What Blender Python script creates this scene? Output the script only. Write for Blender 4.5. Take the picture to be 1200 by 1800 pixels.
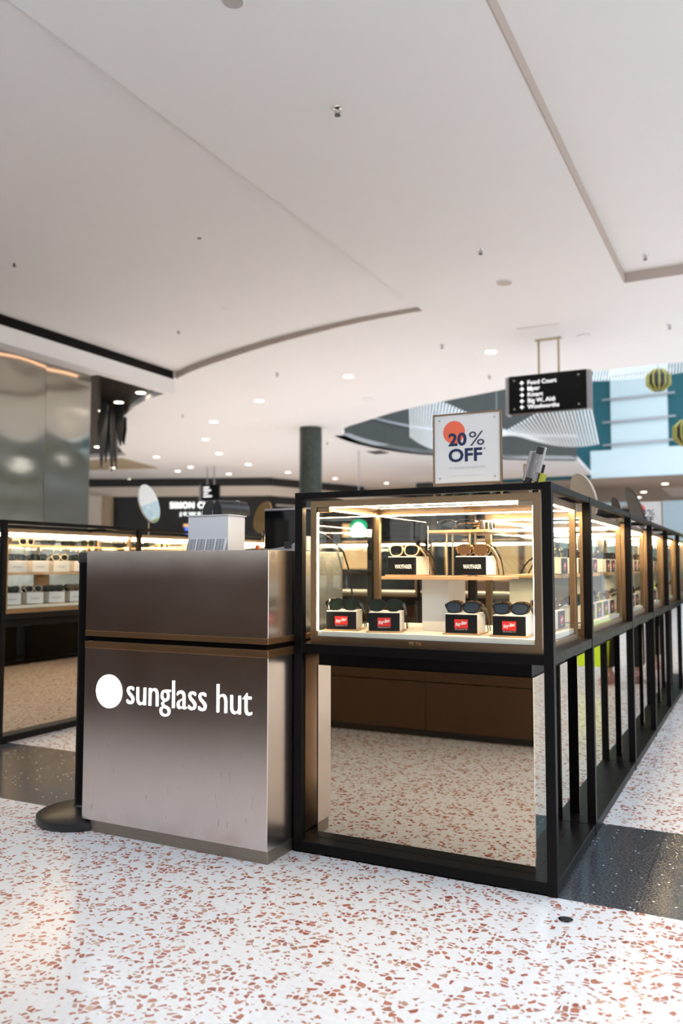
import bpy, bmesh, math, random
from mathutils import Vector, Matrix
from mathutils.geometry import tessellate_polygon

S = bpy.context.scene
for o in list(bpy.data.objects):
    bpy.data.objects.remove(o)
COL = S.collection
PI = math.pi
rnd = random.Random(7)

# ------------------------------------------------------------------ camera
YAW, TILT = math.radians(26.894), math.radians(3.704)
fwd = Vector((-math.sin(YAW) * math.cos(TILT), math.cos(YAW) * math.cos(TILT), math.sin(TILT)))
cam_d = bpy.data.cameras.new('camera')
cam_d.sensor_fit = 'VERTICAL'
cam_d.sensor_height = 36.0
cam_d.sensor_width = 24.0
cam_d.lens = 1452.0 / 1800.0 * 36.0
cam_d.clip_start = 0.05
cam_d.clip_end = 200
cam_d.dof.use_dof = True
cam_d.dof.focus_distance = 3.05
cam_d.dof.aperture_fstop = 2.2
cam = bpy.data.objects.new('camera', cam_d)
COL.objects.link(cam)
cam.location = (0, 0, 1.12)
cam.rotation_euler = fwd.to_track_quat('-Z', 'Y').to_euler()
S.camera = cam

# ------------------------------------------------------------------ world, exposure, big lights
W = bpy.data.worlds.new('World')
S.world = W
W.use_nodes = True
bg = W.node_tree.nodes['Background']
bg.inputs[0].default_value = (0.78, 0.88, 1.0, 1)
bg.inputs[1].default_value = 3.25
S.view_settings.view_transform = 'Standard'
S.view_settings.look = 'None'
S.view_settings.exposure = 0.0
S.view_settings.gamma = 1.0
S.view_settings.use_curve_mapping = False
try:
    S.cycles.transparent_max_bounces = 24
    S.cycles.max_bounces = 10
    S.cycles.glossy_bounces = 6
    S.cycles.diffuse_bounces = 4
    S.cycles.caustics_reflective = False
    S.cycles.caustics_refractive = False
    S.cycles.sample_clamp_indirect = 6.0
    S.cycles.use_denoising = True
except Exception:
    pass
SPOT_W = 170.0
LED_STRENGTH = 230.0

# ------------------------------------------------------------------ materials
MATS = {}

def principled(name, col, rough=0.5, metal=0.0, emit=None, estr=0.0, spec=None, coat=0.0):
    m = bpy.data.materials.new(name)
    m.use_nodes = True
    b = m.node_tree.nodes['Principled BSDF']
    b.inputs['Base Color'].default_value = (*col, 1)
    b.inputs['Roughness'].default_value = rough
    b.inputs['Metallic'].default_value = metal
    if spec is not None:
        b.inputs['Specular IOR Level'].default_value = spec
    if coat:
        b.inputs['Coat Weight'].default_value = coat
    if emit:
        b.inputs['Emission Color'].default_value = (*emit, 1)
        b.inputs['Emission Strength'].default_value = estr
    MATS[name] = m
    return m

def nodes(m):
    nt = m.node_tree
    return nt, nt.nodes, nt.links, nt.nodes['Principled BSDF']

def noise_mat(name, c1, c2, rough, scale, metal=0.0, bump=0.0, stretch=(1, 1, 1), rvar=0.0, detail=4.0):
    """procedural surface: two tones mixed by noise, optional bump and gloss variation"""
    m = principled(name, c1, rough, metal)
    nt, N, L, b = nodes(m)
    tc = N.new('ShaderNodeTexCoord')
    mp = N.new('ShaderNodeMapping')
    mp.inputs['Scale'].default_value = stretch
    L.new(tc.outputs['Object'], mp.inputs['Vector'])
    n = N.new('ShaderNodeTexNoise')
    n.inputs['Scale'].default_value = scale
    n.inputs['Detail'].default_value = detail
    L.new(mp.outputs[0], n.inputs['Vector'])
    mx = N.new('ShaderNodeMix')
    mx.data_type = 'RGBA'
    mx.inputs[6].default_value = (*c1, 1)
    mx.inputs[7].default_value = (*c2, 1)
    L.new(n.outputs['Fac'], mx.inputs[0])
    L.new(mx.outputs[2], b.inputs['Base Color'])
    if bump:
        bp = N.new('ShaderNodeBump')
        bp.inputs['Strength'].default_value = bump
        bp.inputs['Distance'].default_value = 0.002
        L.new(n.outputs['Fac'], bp.inputs['Height'])
        L.new(bp.outputs[0], b.inputs['Normal'])
    if rvar:
        mr = N.new('ShaderNodeMapRange')
        mr.inputs['From Min'].default_value = 0.3
        mr.inputs['From Max'].default_value = 0.7
        mr.inputs['To Min'].default_value = max(0, rough - rvar)
        mr.inputs['To Max'].default_value = rough + rvar
        L.new(n.outputs['Fac'], mr.inputs['Value'])
        L.new(mr.outputs[0], b.inputs['Roughness'])
    return m

def terrazzo():
    m = principled('terrazzo', (0.8, 0.78, 0.77), 0.22)
    nt, N, L, b = nodes(m)
    tc = N.new('ShaderNodeTexCoord')
    nz = N.new('ShaderNodeTexNoise')
    nz.inputs['Scale'].default_value = 14
    L.new(tc.outputs['Object'], nz.inputs['Vector'])
    wob = N.new('ShaderNodeVectorMath'); wob.operation = 'SCALE'
    wob.inputs['Scale'].default_value = 0.035
    L.new(nz.outputs['Color'], wob.inputs[0])
    add = N.new('ShaderNodeVectorMath'); add.operation = 'ADD'
    L.new(tc.outputs['Object'], add.inputs[0]); L.new(wob.outputs[0], add.inputs[1])
    def layer(scale, pick, thick, off):
        sh = N.new('ShaderNodeVectorMath'); sh.operation = 'ADD'
        sh.inputs[1].default_value = (off, off * 0.7, 0)
        L.new(add.outputs[0], sh.inputs[0])
        v1 = N.new('ShaderNodeTexVoronoi'); v1.voronoi_dimensions = '2D'; v1.feature = 'F1'
        v1.inputs['Scale'].default_value = scale
        v2 = N.new('ShaderNodeTexVoronoi'); v2.voronoi_dimensions = '2D'; v2.feature = 'DISTANCE_TO_EDGE'
        v2.inputs['Scale'].default_value = scale
        L.new(sh.outputs[0], v1.inputs['Vector']); L.new(sh.outputs[0], v2.inputs['Vector'])
        sp = N.new('ShaderNodeSeparateColor')
        L.new(v1.outputs['Color'], sp.inputs[0])
        # per-cell edge margin so the chips differ in size
        mg = N.new('ShaderNodeMapRange')
        mg.inputs['To Min'].default_value = thick * 0.5; mg.inputs['To Max'].default_value = thick * 1.8
        L.new(sp.outputs[1], mg.inputs['Value'])
        g = N.new('ShaderNodeMath'); g.operation = 'GREATER_THAN'
        L.new(v2.outputs['Distance'], g.inputs[0]); L.new(mg.outputs[0], g.inputs[1])
        p = N.new('ShaderNodeMath'); p.operation = 'LESS_THAN'
        p.inputs[1].default_value = pick
        L.new(sp.outputs[0], p.inputs[0])
        a = N.new('ShaderNodeMath'); a.operation = 'MULTIPLY'
        L.new(g.outputs[0], a.inputs[0]); L.new(p.outputs[0], a.inputs[1])
        return a, sp
    a1, s1 = layer(50, 0.34, 0.145, 0.0)
    ramp = N.new('ShaderNodeValToRGB')
    els = ramp.color_ramp.elements
    els[0].position = 0.0; els[0].color = (0.30, 0.085, 0.055, 1)
    els[1].position = 1.0; els[1].color = (0.62, 0.40, 0.28, 1)
    for p, c in ((0.3, (0.42, 0.13, 0.08, 1)), (0.55, (0.50, 0.19, 0.12, 1)), (0.8, (0.36, 0.17, 0.12, 1))):
        e = els.new(p); e.color = c
    L.new(s1.outputs[2], ramp.inputs[0])
    a2, s2 = layer(95, 0.10, 0.12, 3.7)
    # base with a faint cloud of pale fines
    n2 = N.new('ShaderNodeTexNoise'); n2.inputs['Scale'].default_value = 55; n2.inputs['Detail'].default_value = 6
    L.new(tc.outputs['Object'], n2.inputs['Vector'])
    base = N.new('ShaderNodeMix'); base.data_type = 'RGBA'
    base.inputs[6].default_value = (0.70, 0.68, 0.67, 1); base.inputs[7].default_value = (0.90, 0.885, 0.88, 1)
    L.new(n2.outputs['Fac'], base.inputs[0])
    m1 = N.new('ShaderNodeMix'); m1.data_type = 'RGBA'
    L.new(a2.outputs[0], m1.inputs[0]); L.new(base.outputs[2], m1.inputs[6]); m1.inputs[7].default_value = (0.50, 0.27, 0.2, 1)
    m2 = N.new('ShaderNodeMix'); m2.data_type = 'RGBA'
    L.new(a1.outputs[0], m2.inputs[0]); L.new(m1.outputs[2], m2.inputs[6]); L.new(ramp.outputs[0], m2.inputs[7])
    L.new(m2.outputs[2], b.inputs['Base Color'])
    return m

def granite():
    m = principled('granite', (0.05, 0.055, 0.06), 0.18)
    nt, N, L, b = nodes(m)
    tc = N.new('ShaderNodeTexCoord')
    n = N.new('ShaderNodeTexNoise'); n.inputs['Scale'].default_value = 120; n.inputs['Detail'].default_value = 5
    L.new(tc.outputs['Object'], n.inputs['Vector'])
    r = N.new('ShaderNodeValToRGB')
    r.color_ramp.elements[0].position = 0.35; r.color_ramp.elements[0].color = (0.022, 0.024, 0.028, 1)
    r.color_ramp.elements[1].position = 0.75; r.color_ramp.elements[1].color = (0.13, 0.135, 0.145, 1)
    L.new(n.outputs['Fac'], r.inputs[0])
    v = N.new('ShaderNodeTexVoronoi'); v.voronoi_dimensions = '2D'; v.inputs['Scale'].default_value = 70
    L.new(tc.outputs['Object'], v.inputs['Vector'])
    sp = N.new('ShaderNodeSeparateColor'); L.new(v.outputs['Color'], sp.inputs[0])
    c1 = N.new('ShaderNodeMath'); c1.operation = 'LESS_THAN'; c1.inputs[1].default_value = 0.02
    L.new(sp.outputs[0], c1.inputs[0])
    c2 = N.new('ShaderNodeMath'); c2.operation = 'LESS_THAN'; c2.inputs[1].default_value = 0.28
    L.new(v.outputs['Distance'], c2.inputs[0])
    mu = N.new('ShaderNodeMath'); mu.operation = 'MULTIPLY'
    L.new(c1.outputs[0], mu.inputs[0]); L.new(c2.outputs[0], mu.inputs[1])
    mx = N.new('ShaderNodeMix'); mx.data_type = 'RGBA'; mx.inputs[7].default_value = (0.5, 0.52, 0.55, 1)
    L.new(mu.outputs[0], mx.inputs[0]); L.new(r.outputs[0], mx.inputs[6])
    L.new(mx.outputs[2], b.inputs['Base Color'])
    return m

def brushed(name, col, rough, dirt=0.25, stretch=(260, 260, 5)):
    m = principled(name, col, rough, 1.0)
    nt, N, L, b = nodes(m)
    tc = N.new('ShaderNodeTexCoord')
    mp = N.new('ShaderNodeMapping'); mp.inputs['Scale'].default_value = stretch
    L.new(tc.outputs['Object'], mp.inputs['Vector'])
    n = N.new('ShaderNodeTexNoise'); n.inputs['Scale'].default_value = 1.0; n.inputs['Detail'].default_value = 3
    L.new(mp.outputs[0], n.inputs['Vector'])
    n2 = N.new('ShaderNodeTexNoise'); n2.inputs['Scale'].default_value = 5.0; n2.inputs['Detail'].default_value = 8
    L.new(tc.outputs['Object'], n2.inputs['Vector'])
    mx = N.new('ShaderNodeMix'); mx.data_type = 'RGBA'
    mx.inputs[6].default_value = (*[c * (1 - dirt) for c in col], 1)
    mx.inputs[7].default_value = (*[min(1, c * (1 + dirt)) for c in col], 1)
    avg = N.new('ShaderNodeMath'); avg.operation = 'MULTIPLY_ADD'
    avg.inputs[1].default_value = 0.5
    half = N.new('ShaderNodeMath'); half.operation = 'MULTIPLY'; half.inputs[1].default_value = 0.5
    L.new(n2.outputs['Fac'], half.inputs[0])
    L.new(n.outputs['Fac'], avg.inputs[0]); L.new(half.outputs[0], avg.inputs[2])
    L.new(avg.outputs[0], mx.inputs[0])
    L.new(mx.outputs[2], b.inputs['Base Color'])
    mr = N.new('ShaderNodeMapRange')
    mr.inputs['From Min'].default_value = 0.3; mr.inputs['From Max'].default_value = 0.7
    mr.inputs['To Min'].default_value = rough * 0.92; mr.inputs['To Max'].default_value = rough * 1.1
    L.new(n2.outputs['Fac'], mr.inputs['Value']); L.new(mr.outputs[0], b.inputs['Roughness'])
    bp = N.new('ShaderNodeBump'); bp.inputs['Strength'].default_value = 0.08; bp.inputs['Distance'].default_value = 0.001
    L.new(n.outputs['Fac'], bp.inputs['Height']); L.new(bp.outputs[0], b.inputs['Normal'])
    return m

def pane_mat(name, tint=(0.97, 0.985, 0.98), ior=1.45):
    m = bpy.data.materials.new(name); m.use_nodes = True
    nt = m.node_tree; N = nt.nodes; L = nt.links
    N.clear()
    out = N.new('ShaderNodeOutputMaterial')
    t = N.new('ShaderNodeBsdfTransparent'); t.inputs[0].default_value = (*tint, 1)
    g = N.new('ShaderNodeBsdfGlossy'); g.inputs['Roughness'].default_value = 0.0
    fr = N.new('ShaderNodeFresnel'); fr.inputs['IOR'].default_value = ior
    ge = N.new('ShaderNodeNewGeometry')
    inv = N.new('ShaderNodeMath'); inv.operation = 'SUBTRACT'; inv.inputs[0].default_value = 1.0
    L.new(ge.outputs['Backfacing'], inv.inputs[1])
    mu = N.new('ShaderNodeMath'); mu.operation = 'MULTIPLY'
    L.new(fr.outputs[0], mu.inputs[0]); L.new(inv.outputs[0], mu.inputs[1])
    mx = N.new('ShaderNodeMixShader')
    L.new(mu.outputs[0], mx.inputs[0]); L.new(t.outputs[0], mx.inputs[1]); L.new(g.outputs[0], mx.inputs[2])
    L.new(mx.outputs[0], out.inputs[0])
    MATS[name] = m
    return m

def tortoise():
    m = principled('tortoise', (0.1, 0.05, 0.02), 0.12)
    nt, N, L, b = nodes(m)
    tc = N.new('ShaderNodeTexCoord')
    n = N.new('ShaderNodeTexNoise'); n.inputs['Scale'].default_value = 90; n.inputs['Detail'].default_value = 2
    L.new(tc.outputs['Object'], n.inputs['Vector'])
    r = N.new('ShaderNodeValToRGB')
    r.color_ramp.elements[0].position = 0.42; r.color_ramp.elements[0].color = (0.012, 0.007, 0.005, 1)
    r.color_ramp.elements[1].position = 0.62; r.color_ramp.elements[1].color = (0.28, 0.14, 0.05, 1)
    L.new(n.outputs['Fac'], r.inputs[0]); L.new(r.outputs[0], b.inputs['Base Color'])
    return m

def mosaic():
    m = principled('mosaic', (0.05, 0.07, 0.06), 0.3)
    nt, N, L, b = nodes(m)
    tc = N.new('ShaderNodeTexCoord')
    br = N.new('ShaderNodeTexBrick')
    br.offset = 0.0
    br.inputs['Color1'].default_value = (0.035, 0.055, 0.045, 1); br.inputs['Color2'].default_value = (0.07, 0.09, 0.075, 1)
    br.inputs['Mortar'].default_value = (0.012, 0.014, 0.012, 1)
    br.inputs['Scale'].default_value = 1.0
    br.inputs['Mortar Size'].default_value = 0.006
    br.inputs['Brick Width'].default_value = 0.05; br.inputs['Row Height'].default_value = 0.05
    L.new(tc.outputs['UV'], br.inputs['Vector'])
    L.new(br.outputs['Color'], b.inputs['Base Color'])
    return m

terrazzo(); granite(); mosaic(); tortoise()
brushed('steel_counter', (0.82, 0.75, 0.71), 0.22, 0.11)
brushed('steel_wall', (0.40, 0.385, 0.335), 0.13, 0.06, (60, 60, 2))
brushed('plinth_metal', (0.36, 0.31, 0.26), 0.42, 0.3, (5, 260, 260))
brushed('bronze', (0.30, 0.205, 0.125), 0.36, 0.08)
brushed('bronze_dark', (0.42, 0.25, 0.13), 0.38, 0.1)
brushed('brown_cladding', (0.105, 0.07, 0.048), 0.5, 0.2)
noise_mat('black_frame', (0.005, 0.004, 0.004), (0.006, 0.005, 0.005), 0.40, 30, rvar=0.03).node_tree.nodes['Principled BSDF'].inputs['Specular IOR Level'].default_value = 0.13
noise_mat('black_plastic', (0.012, 0.012, 0.013), (0.02, 0.02, 0.022), 0.35, 40)
principled('black_screen', (0.004, 0.005, 0.006), 0.12, spec=0.2)
principled('mirror_bronze', (0.69, 0.585, 0.455), 0.015, 1.0)
principled('mirror_silver', (0.80, 0.86, 0.85), 0.02, 1.0)
principled('mirror_gold', (0.55, 0.40, 0.20), 0.12, 1.0)
pane_mat('pane')
pane_mat('pane_far', (0.9, 0.96, 0.96))
noise_mat('wood', (0.46, 0.27, 0.13), (0.60, 0.38, 0.20), 0.45, 6, stretch=(1, 14, 14), bump=0.1)
noise_mat('box_white', (0.86, 0.80, 0.72), (0.89, 0.83, 0.75), 0.6, 20)
noise_mat('deck_cream', (0.86, 0.78, 0.66), (0.89, 0.81, 0.69), 0.5, 12)
noise_mat('plate_black', (0.005, 0.006, 0.008), (0.009, 0.010, 0.013), 0.35, 60).node_tree.nodes['Principled BSDF'].inputs['Specular IOR Level'].default_value = 0.25
principled('logo_red', (0.72, 0.03, 0.025), 0.45)
principled('print_white', (0.86, 0.86, 0.86), 0.6)
principled('label_white', (0.80, 0.80, 0.80), 0.55)
principled('print_grey', (0.42, 0.43, 0.45), 0.6)
principled('print_pale', (0.62, 0.63, 0.66), 0.6)
principled('print_navy', (0.012, 0.025, 0.085), 0.6)
principled('print_slate', (0.06, 0.07, 0.11), 0.6)
principled('print_coral', (0.90, 0.16, 0.08), 0.6)
principled('print_black', (0.012, 0.012, 0.012), 0.6)
noise_mat('ceiling_white', (0.87, 0.86, 0.845), (0.89, 0.88, 0.865), 0.85, 3)
noise_mat('ceiling_edge', (0.52, 0.45, 0.40), (0.54, 0.47, 0.42), 0.85, 3)  # recess edge faces: their shade is painted in as a darker tone
noise_mat('ceiling_beige', (0.42, 0.33, 0.25), (0.46, 0.36, 0.28), 0.8, 3)
noise_mat('ceiling_tan', (0.40, 0.32, 0.21), (0.44, 0.35, 0.23), 0.8, 3)
noise_mat('ceiling_black', (0.006, 0.005, 0.004), (0.03, 0.02, 0.014), 0.22, 1.2).node_tree.nodes['Principled BSDF'].inputs['Specular IOR Level'].default_value = 0.08
noise_mat('wall_dark_grey', (0.045, 0.05, 0.047), (0.06, 0.065, 0.06), 0.7, 4)
noise_mat('wall_teal', (0.008, 0.105, 0.13), (0.012, 0.125, 0.15), 0.6, 3)
noise_mat('wall_pale', (0.66, 0.80, 0.83), (0.70, 0.84, 0.86), 0.5, 3)
noise_mat('wall_cream', (0.68, 0.61, 0.53), (0.72, 0.65, 0.57), 0.7, 4)
noise_mat('wall_grey', (0.44, 0.42, 0.40), (0.48, 0.46, 0.44), 0.7, 4)
noise_mat('wall_stone', (0.24, 0.22, 0.20), (0.29, 0.27, 0.24), 0.7, 2)
noise_mat('shop_black', (0.010, 0.010, 0.010), (0.018, 0.018, 0.018), 0.35, 5)
noise_mat('shop_brown', (0.28, 0.13, 0.09), (0.34, 0.17, 0.11), 0.6, 5)
noise_mat('shop_teal', (0.05, 0.26, 0.24), (0.08, 0.34, 0.30), 0.25, 2)
principled('rod_white', (0.86, 0.88, 0.86), 0.35)
principled('lantern_gold', (0.34, 0.31, 0.06), 0.4)
principled('metal_grey', (0.42, 0.41, 0.43), 0.4, 0.6)
principled('metal_chrome', (0.75, 0.75, 0.76), 0.12, 1.0)
principled('metal_brass', (0.50, 0.42, 0.28), 0.35, 1.0)
principled('plastic_white', (0.80, 0.80, 0.79), 0.45)
noise_mat('card_white', (0.80, 0.80, 0.82), (0.84, 0.84, 0.86), 0.6, 8)
principled('tag_green', (0.36, 0.38, 0.03), 0.5)
principled('plastic_orange', (0.85, 0.16, 0.04), 0.45)
principled('lens_dark', (0.006, 0.007, 0.007), 0.04, 0.0, spec=0.5)
principled('lens_green', (0.008, 0.014, 0.007), 0.04, 0.0, spec=0.5)
principled('lens_blue', (0.035, 0.05, 0.075), 0.05, 0.35)
principled('lens_amber', (0.10, 0.05, 0.015), 0.05, 0.0, spec=0.9)
principled('acetate_black', (0.008, 0.008, 0.009), 0.10)
principled('acetate_cream', (0.62, 0.52, 0.36), 0.18)
principled('frame_gold', (0.70, 0.48, 0.20), 0.2, 1.0)
principled('hivis', (0.62, 0.90, 0.02), 0.7)
noise_mat('cloth_black', (0.008, 0.008, 0.010), (0.016, 0.016, 0.018), 0.9, 60)
principled('shoe_pink', (0.55, 0.33, 0.34), 0.6)
principled('skin', (0.50, 0.30, 0.21), 0.5)
principled('hair', (0.02, 0.013, 0.009), 0.6)
principled('led_warm', (1, 0.8, 0.55), 0.5, emit=(1.0, 0.70, 0.37), estr=LED_STRENGTH)
principled('led_soft', (1, 0.8, 0.55), 0.5, emit=(1.0, 0.74, 0.45), estr=130.0)
principled('led_cove', (1, 0.7, 0.5), 0.5, emit=(1.0, 0.62, 0.42), estr=3.0)
principled('lamp_lens', (1, 0.95, 0.85), 0.5, emit=(1.0, 0.88, 0.72), estr=9.0)
principled('sign_lit', (1, 1, 1), 0.5, emit=(1.0, 0.97, 0.98), estr=3.2)
principled('sign_text', (1, 1, 1), 0.5, emit=(0.97, 0.97, 1.0), estr=1.15)
principled('sign_lit_far', (1, 1, 1), 0.5, emit=(0.9, 1.0, 0.95), estr=1.7)
principled('screen_blue', (0.05, 0.1, 0.4), 0.3, emit=(0.10, 0.22, 0.9), estr=1.2)
principled('screen_warm', (0.4, 0.25, 0.1), 0.3, emit=(1.0, 0.55, 0.25), estr=1.0)
principled('shop_lit', (0.9, 0.88, 0.82), 0.5, emit=(1.0, 0.95, 0.86), estr=1.1)
principled('emblem_green', (0.0, 0.3, 0.12), 0.4, emit=(0.0, 0.42, 0.16), estr=0.9)

# ------------------------------------------------------------------ mesh helpers
class MB:
    def __init__(s):
        s.v = []; s.f = []; s.m = []
    def add(s, vs, fs, mi=0):
        o = len(s.v)
        s.v += [tuple(v) for v in vs]
        s.f += [tuple(i + o for i in f) for f in fs]
        s.m += [mi] * len(fs)
        return s
    def box(s, x0, x1, y0, y1, z0, z1, mi=0):
        vs = [(x, y, z) for x in (x0, x1) for y in (y0, y1) for z in (z0, z1)]
        fs = [(0, 1, 3, 2), (4, 6, 7, 5), (0, 4, 5, 1), (2, 3, 7, 6), (0, 2, 6, 4), (1, 5, 7, 3)]
        return s.add(vs, fs, mi)
    def bar(s, a, b, w, h=None, up=(0, 0, 1), mi=0):
        """box-section bar from a to b"""
        h = h or w
        a = Vector(a); b = Vector(b); d = (b - a).normalized()
        u = Vector(up)
        if abs(d.dot(u)) > 0.98: u = Vector((0, 1, 0))
        r = d.cross(u).normalized() * (w / 2); u = r.cross(d).normalized() * (h / 2)
        vs = []
        for p in (a, b):
            vs += [p - r - u, p + r - u, p + r + u, p - r + u]
        return s.add(vs, [(3, 2, 1, 0), (4, 5, 6, 7), (0, 1, 5, 4), (1, 2, 6, 5), (2, 3, 7, 6), (3, 0, 4, 7)], mi)
    def tube(s, pts, r, n=8, mi=0, caps=True):
        pts = [Vector(p) for p in pts]
        rs = r if isinstance(r, (list, tuple)) else [r] * len(pts)
        o = len(s.v); k = len(pts)
        prev = None
        for i, p in enumerate(pts):
            d = (pts[min(i + 1, k - 1)] - pts[max(i - 1, 0)]).normalized()
            ref = Vector((0, 0, 1)) if abs(d.z) < 0.9 else Vector((1, 0, 0))
            if prev is not None: ref = prev
            u = d.cross(ref).normalized(); w = u.cross(d).normalized()
            prev = w
            for j in range(n):
                a = 2 * PI * j / n
                s.v.append(tuple(p + (u * math.cos(a) + w * math.sin(a)) * rs[i]))
        for i in range(k - 1):
            for j in range(n):
                s.f.append((o + i * n + j, o + i * n + (j + 1) % n, o + (i + 1) * n + (j + 1) % n, o + (i + 1) * n + j)); s.m.append(mi)
        if caps:
            s.f.append(tuple(o + j for j in reversed(range(n)))); s.m.append(mi)
            s.f.append(tuple(o + (k - 1) * n + j for j in range(n))); s.m.append(mi)
        return s
    def lathe(s, prof, n=24, c=(0, 0, 0), mi=0):
        """prof: [(r, z)] revolved about Z through c"""
        o = len(s.v)
        for r, z in prof:
            for j in range(n):
                a = 2 * PI * j / n
                s.v.append((c[0] + r * math.cos(a), c[1] + r * math.sin(a), c[2] + z))
        for i in range(len(prof) - 1):
            for j in range(n):
                s.f.append((o + i * n + j, o + i * n + (j + 1) % n, o + (i + 1) * n + (j + 1) % n, o + (i + 1) * n + j)); s.m.append(mi)
        s.f.append(tuple(o + j for j in reversed(range(n)))); s.m.append(mi)
        s.f.append(tuple(o + (len(prof) - 1) * n + j for j in range(n))); s.m.append(mi)
        return s
    def prism(s, poly, axis, a0, a1, mi=0):
        """2-D polygon extruded along axis ('x','y','z') from a0 to a1"""
        def P(p, a):
            return {'x': (a, p[0], p[1]), 'y': (p[0], a, p[1]), 'z': (p[0], p[1], a)}[axis]
        n = len(poly)
        vs = [P(p, a0) for p in poly] + [P(p, a1) for p in poly]
        fs = [tuple(range(n)), tuple(range(2 * n - 1, n - 1, -1))]
        fs += [(i, (i + 1) % n, n + (i + 1) % n, n + i) for i in range(n)]
        return s.add(vs, fs, mi)
    def xf(s, M, start=0):
        s.v[start:] = [tuple(M @ Vector(v)) for v in s.v[start:]]
        return s
    def mesh(s, name, mats, smooth=False, bevel=0.0, bseg=1, fixn=True):
        me = bpy.data.meshes.new(name)
        me.from_pydata(s.v, [], s.f)
        if not isinstance(mats, (list, tuple)): mats = [mats]
        for m in mats: me.materials.append(MATS[m])
        for p, i in zip(me.polygons, s.m): p.material_index = i
        if bevel or fixn:
            bm = bmesh.new(); bm.from_mesh(me)
            if fixn: bmesh.ops.recalc_face_normals(bm, faces=bm.faces)
            if bevel:
                es = [e for e in bm.edges if len(e.link_faces) == 2 and e.calc_face_angle(0) > 0.5]
                bmesh.ops.bevel(bm, geom=es, offset=bevel, segments=bseg, profile=0.5, affect='EDGES', clamp_overlap=True)
            bm.to_mesh(me); bm.free()
        if smooth:
            me.polygons.foreach_set('use_smooth', [True] * len(me.polygons))
            try: me.set_sharp_from_angle(angle=math.radians(38))
            except Exception: pass
        me.update()
        return me
    def build(s, name, mats, parent=None, smooth=False, bevel=0.0, bseg=1, fixn=True):
        """link as one object; coordinates are world coordinates, the parent carries only a location"""
        if parent is not None:
            w = wloc(parent)
            s.v = [(v[0] - w[0], v[1] - w[1], v[2] - w[2]) for v in s.v]
        o = bpy.data.objects.new(name, s.mesh(name, mats, smooth, bevel, bseg, fixn))
        COL.objects.link(o)
        if parent is not None: o.parent = parent
        return o

def wloc(o):
    p = Vector((0, 0, 0))
    while o is not None:
        p += o.location; o = o.parent
    return p

def mobj(name, me, parent=None, loc=(0, 0, 0), rot=(0, 0, 0)):
    o = bpy.data.objects.new(name, me); COL.objects.link(o)
    o.parent = parent; o.location = loc; o.rotation_euler = rot
    return o

def tag(o, label=None, cat=None, group=None, kind=None):
    if label: o['label'] = label
    if cat: o['category'] = cat
    if group: o['group'] = group
    if kind: o['kind'] = kind
    return o

def empty(name, loc, label, cat, group=None, kind=None, rz=0.0):
    o = bpy.data.objects.new(name, None); COL.objects.link(o)
    o.location = loc; o.rotation_euler = (0, 0, rz); o.empty_display_size = 0.05
    return tag(o, label, cat, group, kind)

def bx(name, mat, parent, x0, x1, y0, y1, z0, z1, bevel=0.0):
    return MB().box(x0, x1, y0, y1, z0, z1).build(name, mat, parent, bevel=bevel)

ORD = ['first', 'second', 'third', 'fourth', 'fifth', 'sixth', 'seventh', 'eighth', 'ninth', 'tenth', 'eleventh', 'twelfth']

def text_mesh(name, body, size, mat, extrude=0.0005, bold=0.0, shear=0.0, sx=1.0, align='CENTER', spacing=1.0):
    """text as a mesh standing in the XZ plane and facing -Y; baseline at z = 0"""
    cu = bpy.data.curves.new(name, 'FONT')
    cu.body = body; cu.size = size; cu.extrude = extrude; cu.offset = bold; cu.shear = shear
    cu.align_x = align; cu.space_character = spacing; cu.resolution_u = 3
    ob = bpy.data.objects.new(name, cu); COL.objects.link(ob)
    dg = bpy.context.evaluated_depsgraph_get(); dg.update()
    me = bpy.data.meshes.new_from_object(ob.evaluated_get(dg))
    bpy.data.objects.remove(ob); bpy.data.curves.remove(cu)
    me.name = name
    M = Matrix.Rotation(PI / 2, 4, 'X') @ Matrix.Diagonal((sx, 1, 1, 1))
    me.transform(M)
    me.materials.clear(); me.materials.append(MATS[mat])
    return me

def fit_text(me, x0, x1, z0=None, z1=None):
    """scale a text mesh to an exact width (and height)"""
    xs = [v.co.x for v in me.vertices]; zs = [v.co.z for v in me.vertices]
    ax, bx_ = min(xs), max(xs); az, bz = min(zs), max(zs)
    for v in me.vertices:
        v.co.x = x0 + (v.co.x - ax) / (bx_ - ax) * (x1 - x0)
        if z0 is not None: v.co.z = z0 + (v.co.z - az) / (bz - az) * (z1 - z0)
    return me

def catmull(pts, k=5):
    out = []
    n = len(pts)
    for i in range(n - 1):
        p0, p1, p2, p3 = pts[max(i - 1, 0)], pts[i], pts[i + 1], pts[min(i + 2, n - 1)]
        for j in range(k):
            t = j / k
            out.append(tuple(0.5 * (2 * p1[c] + (p2[c] - p0[c]) * t + (2 * p0[c] - 5 * p1[c] + 4 * p2[c] - p3[c]) * t * t
                                    + (3 * p1[c] - p0[c] - 3 * p2[c] + p3[c]) * t ** 3) for c in range(2)))
    out.append(tuple(pts[-1]))
    return out

def sheet(name, polys, z0, z1, mat, parent=None):
    """flat slab z0..z1 from an outer polygon and holes"""
    loops = [[Vector((p[0], p[1], 0)) for p in poly] for poly in polys]
    tris = tessellate_polygon(loops)
    flat = [p for l in loops for p in l]
    n = len(flat)
    vs = [(p.x, p.y, z0) for p in flat] + [(p.x, p.y, z1) for p in flat]
    mb = MB(); mb.add(vs, [tuple(t) for t in tris] + [tuple(i + n for i in reversed(t)) for t in tris])
    o = 0
    for l in loops:
        k = len(l)
        mb.f += [(o + i, o + (i + 1) % k, n + o + (i + 1) % k, n + o + i) for i in range(k)]; mb.m += [0] * k
        o += k
    return mb.build(name, mat, parent)

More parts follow.
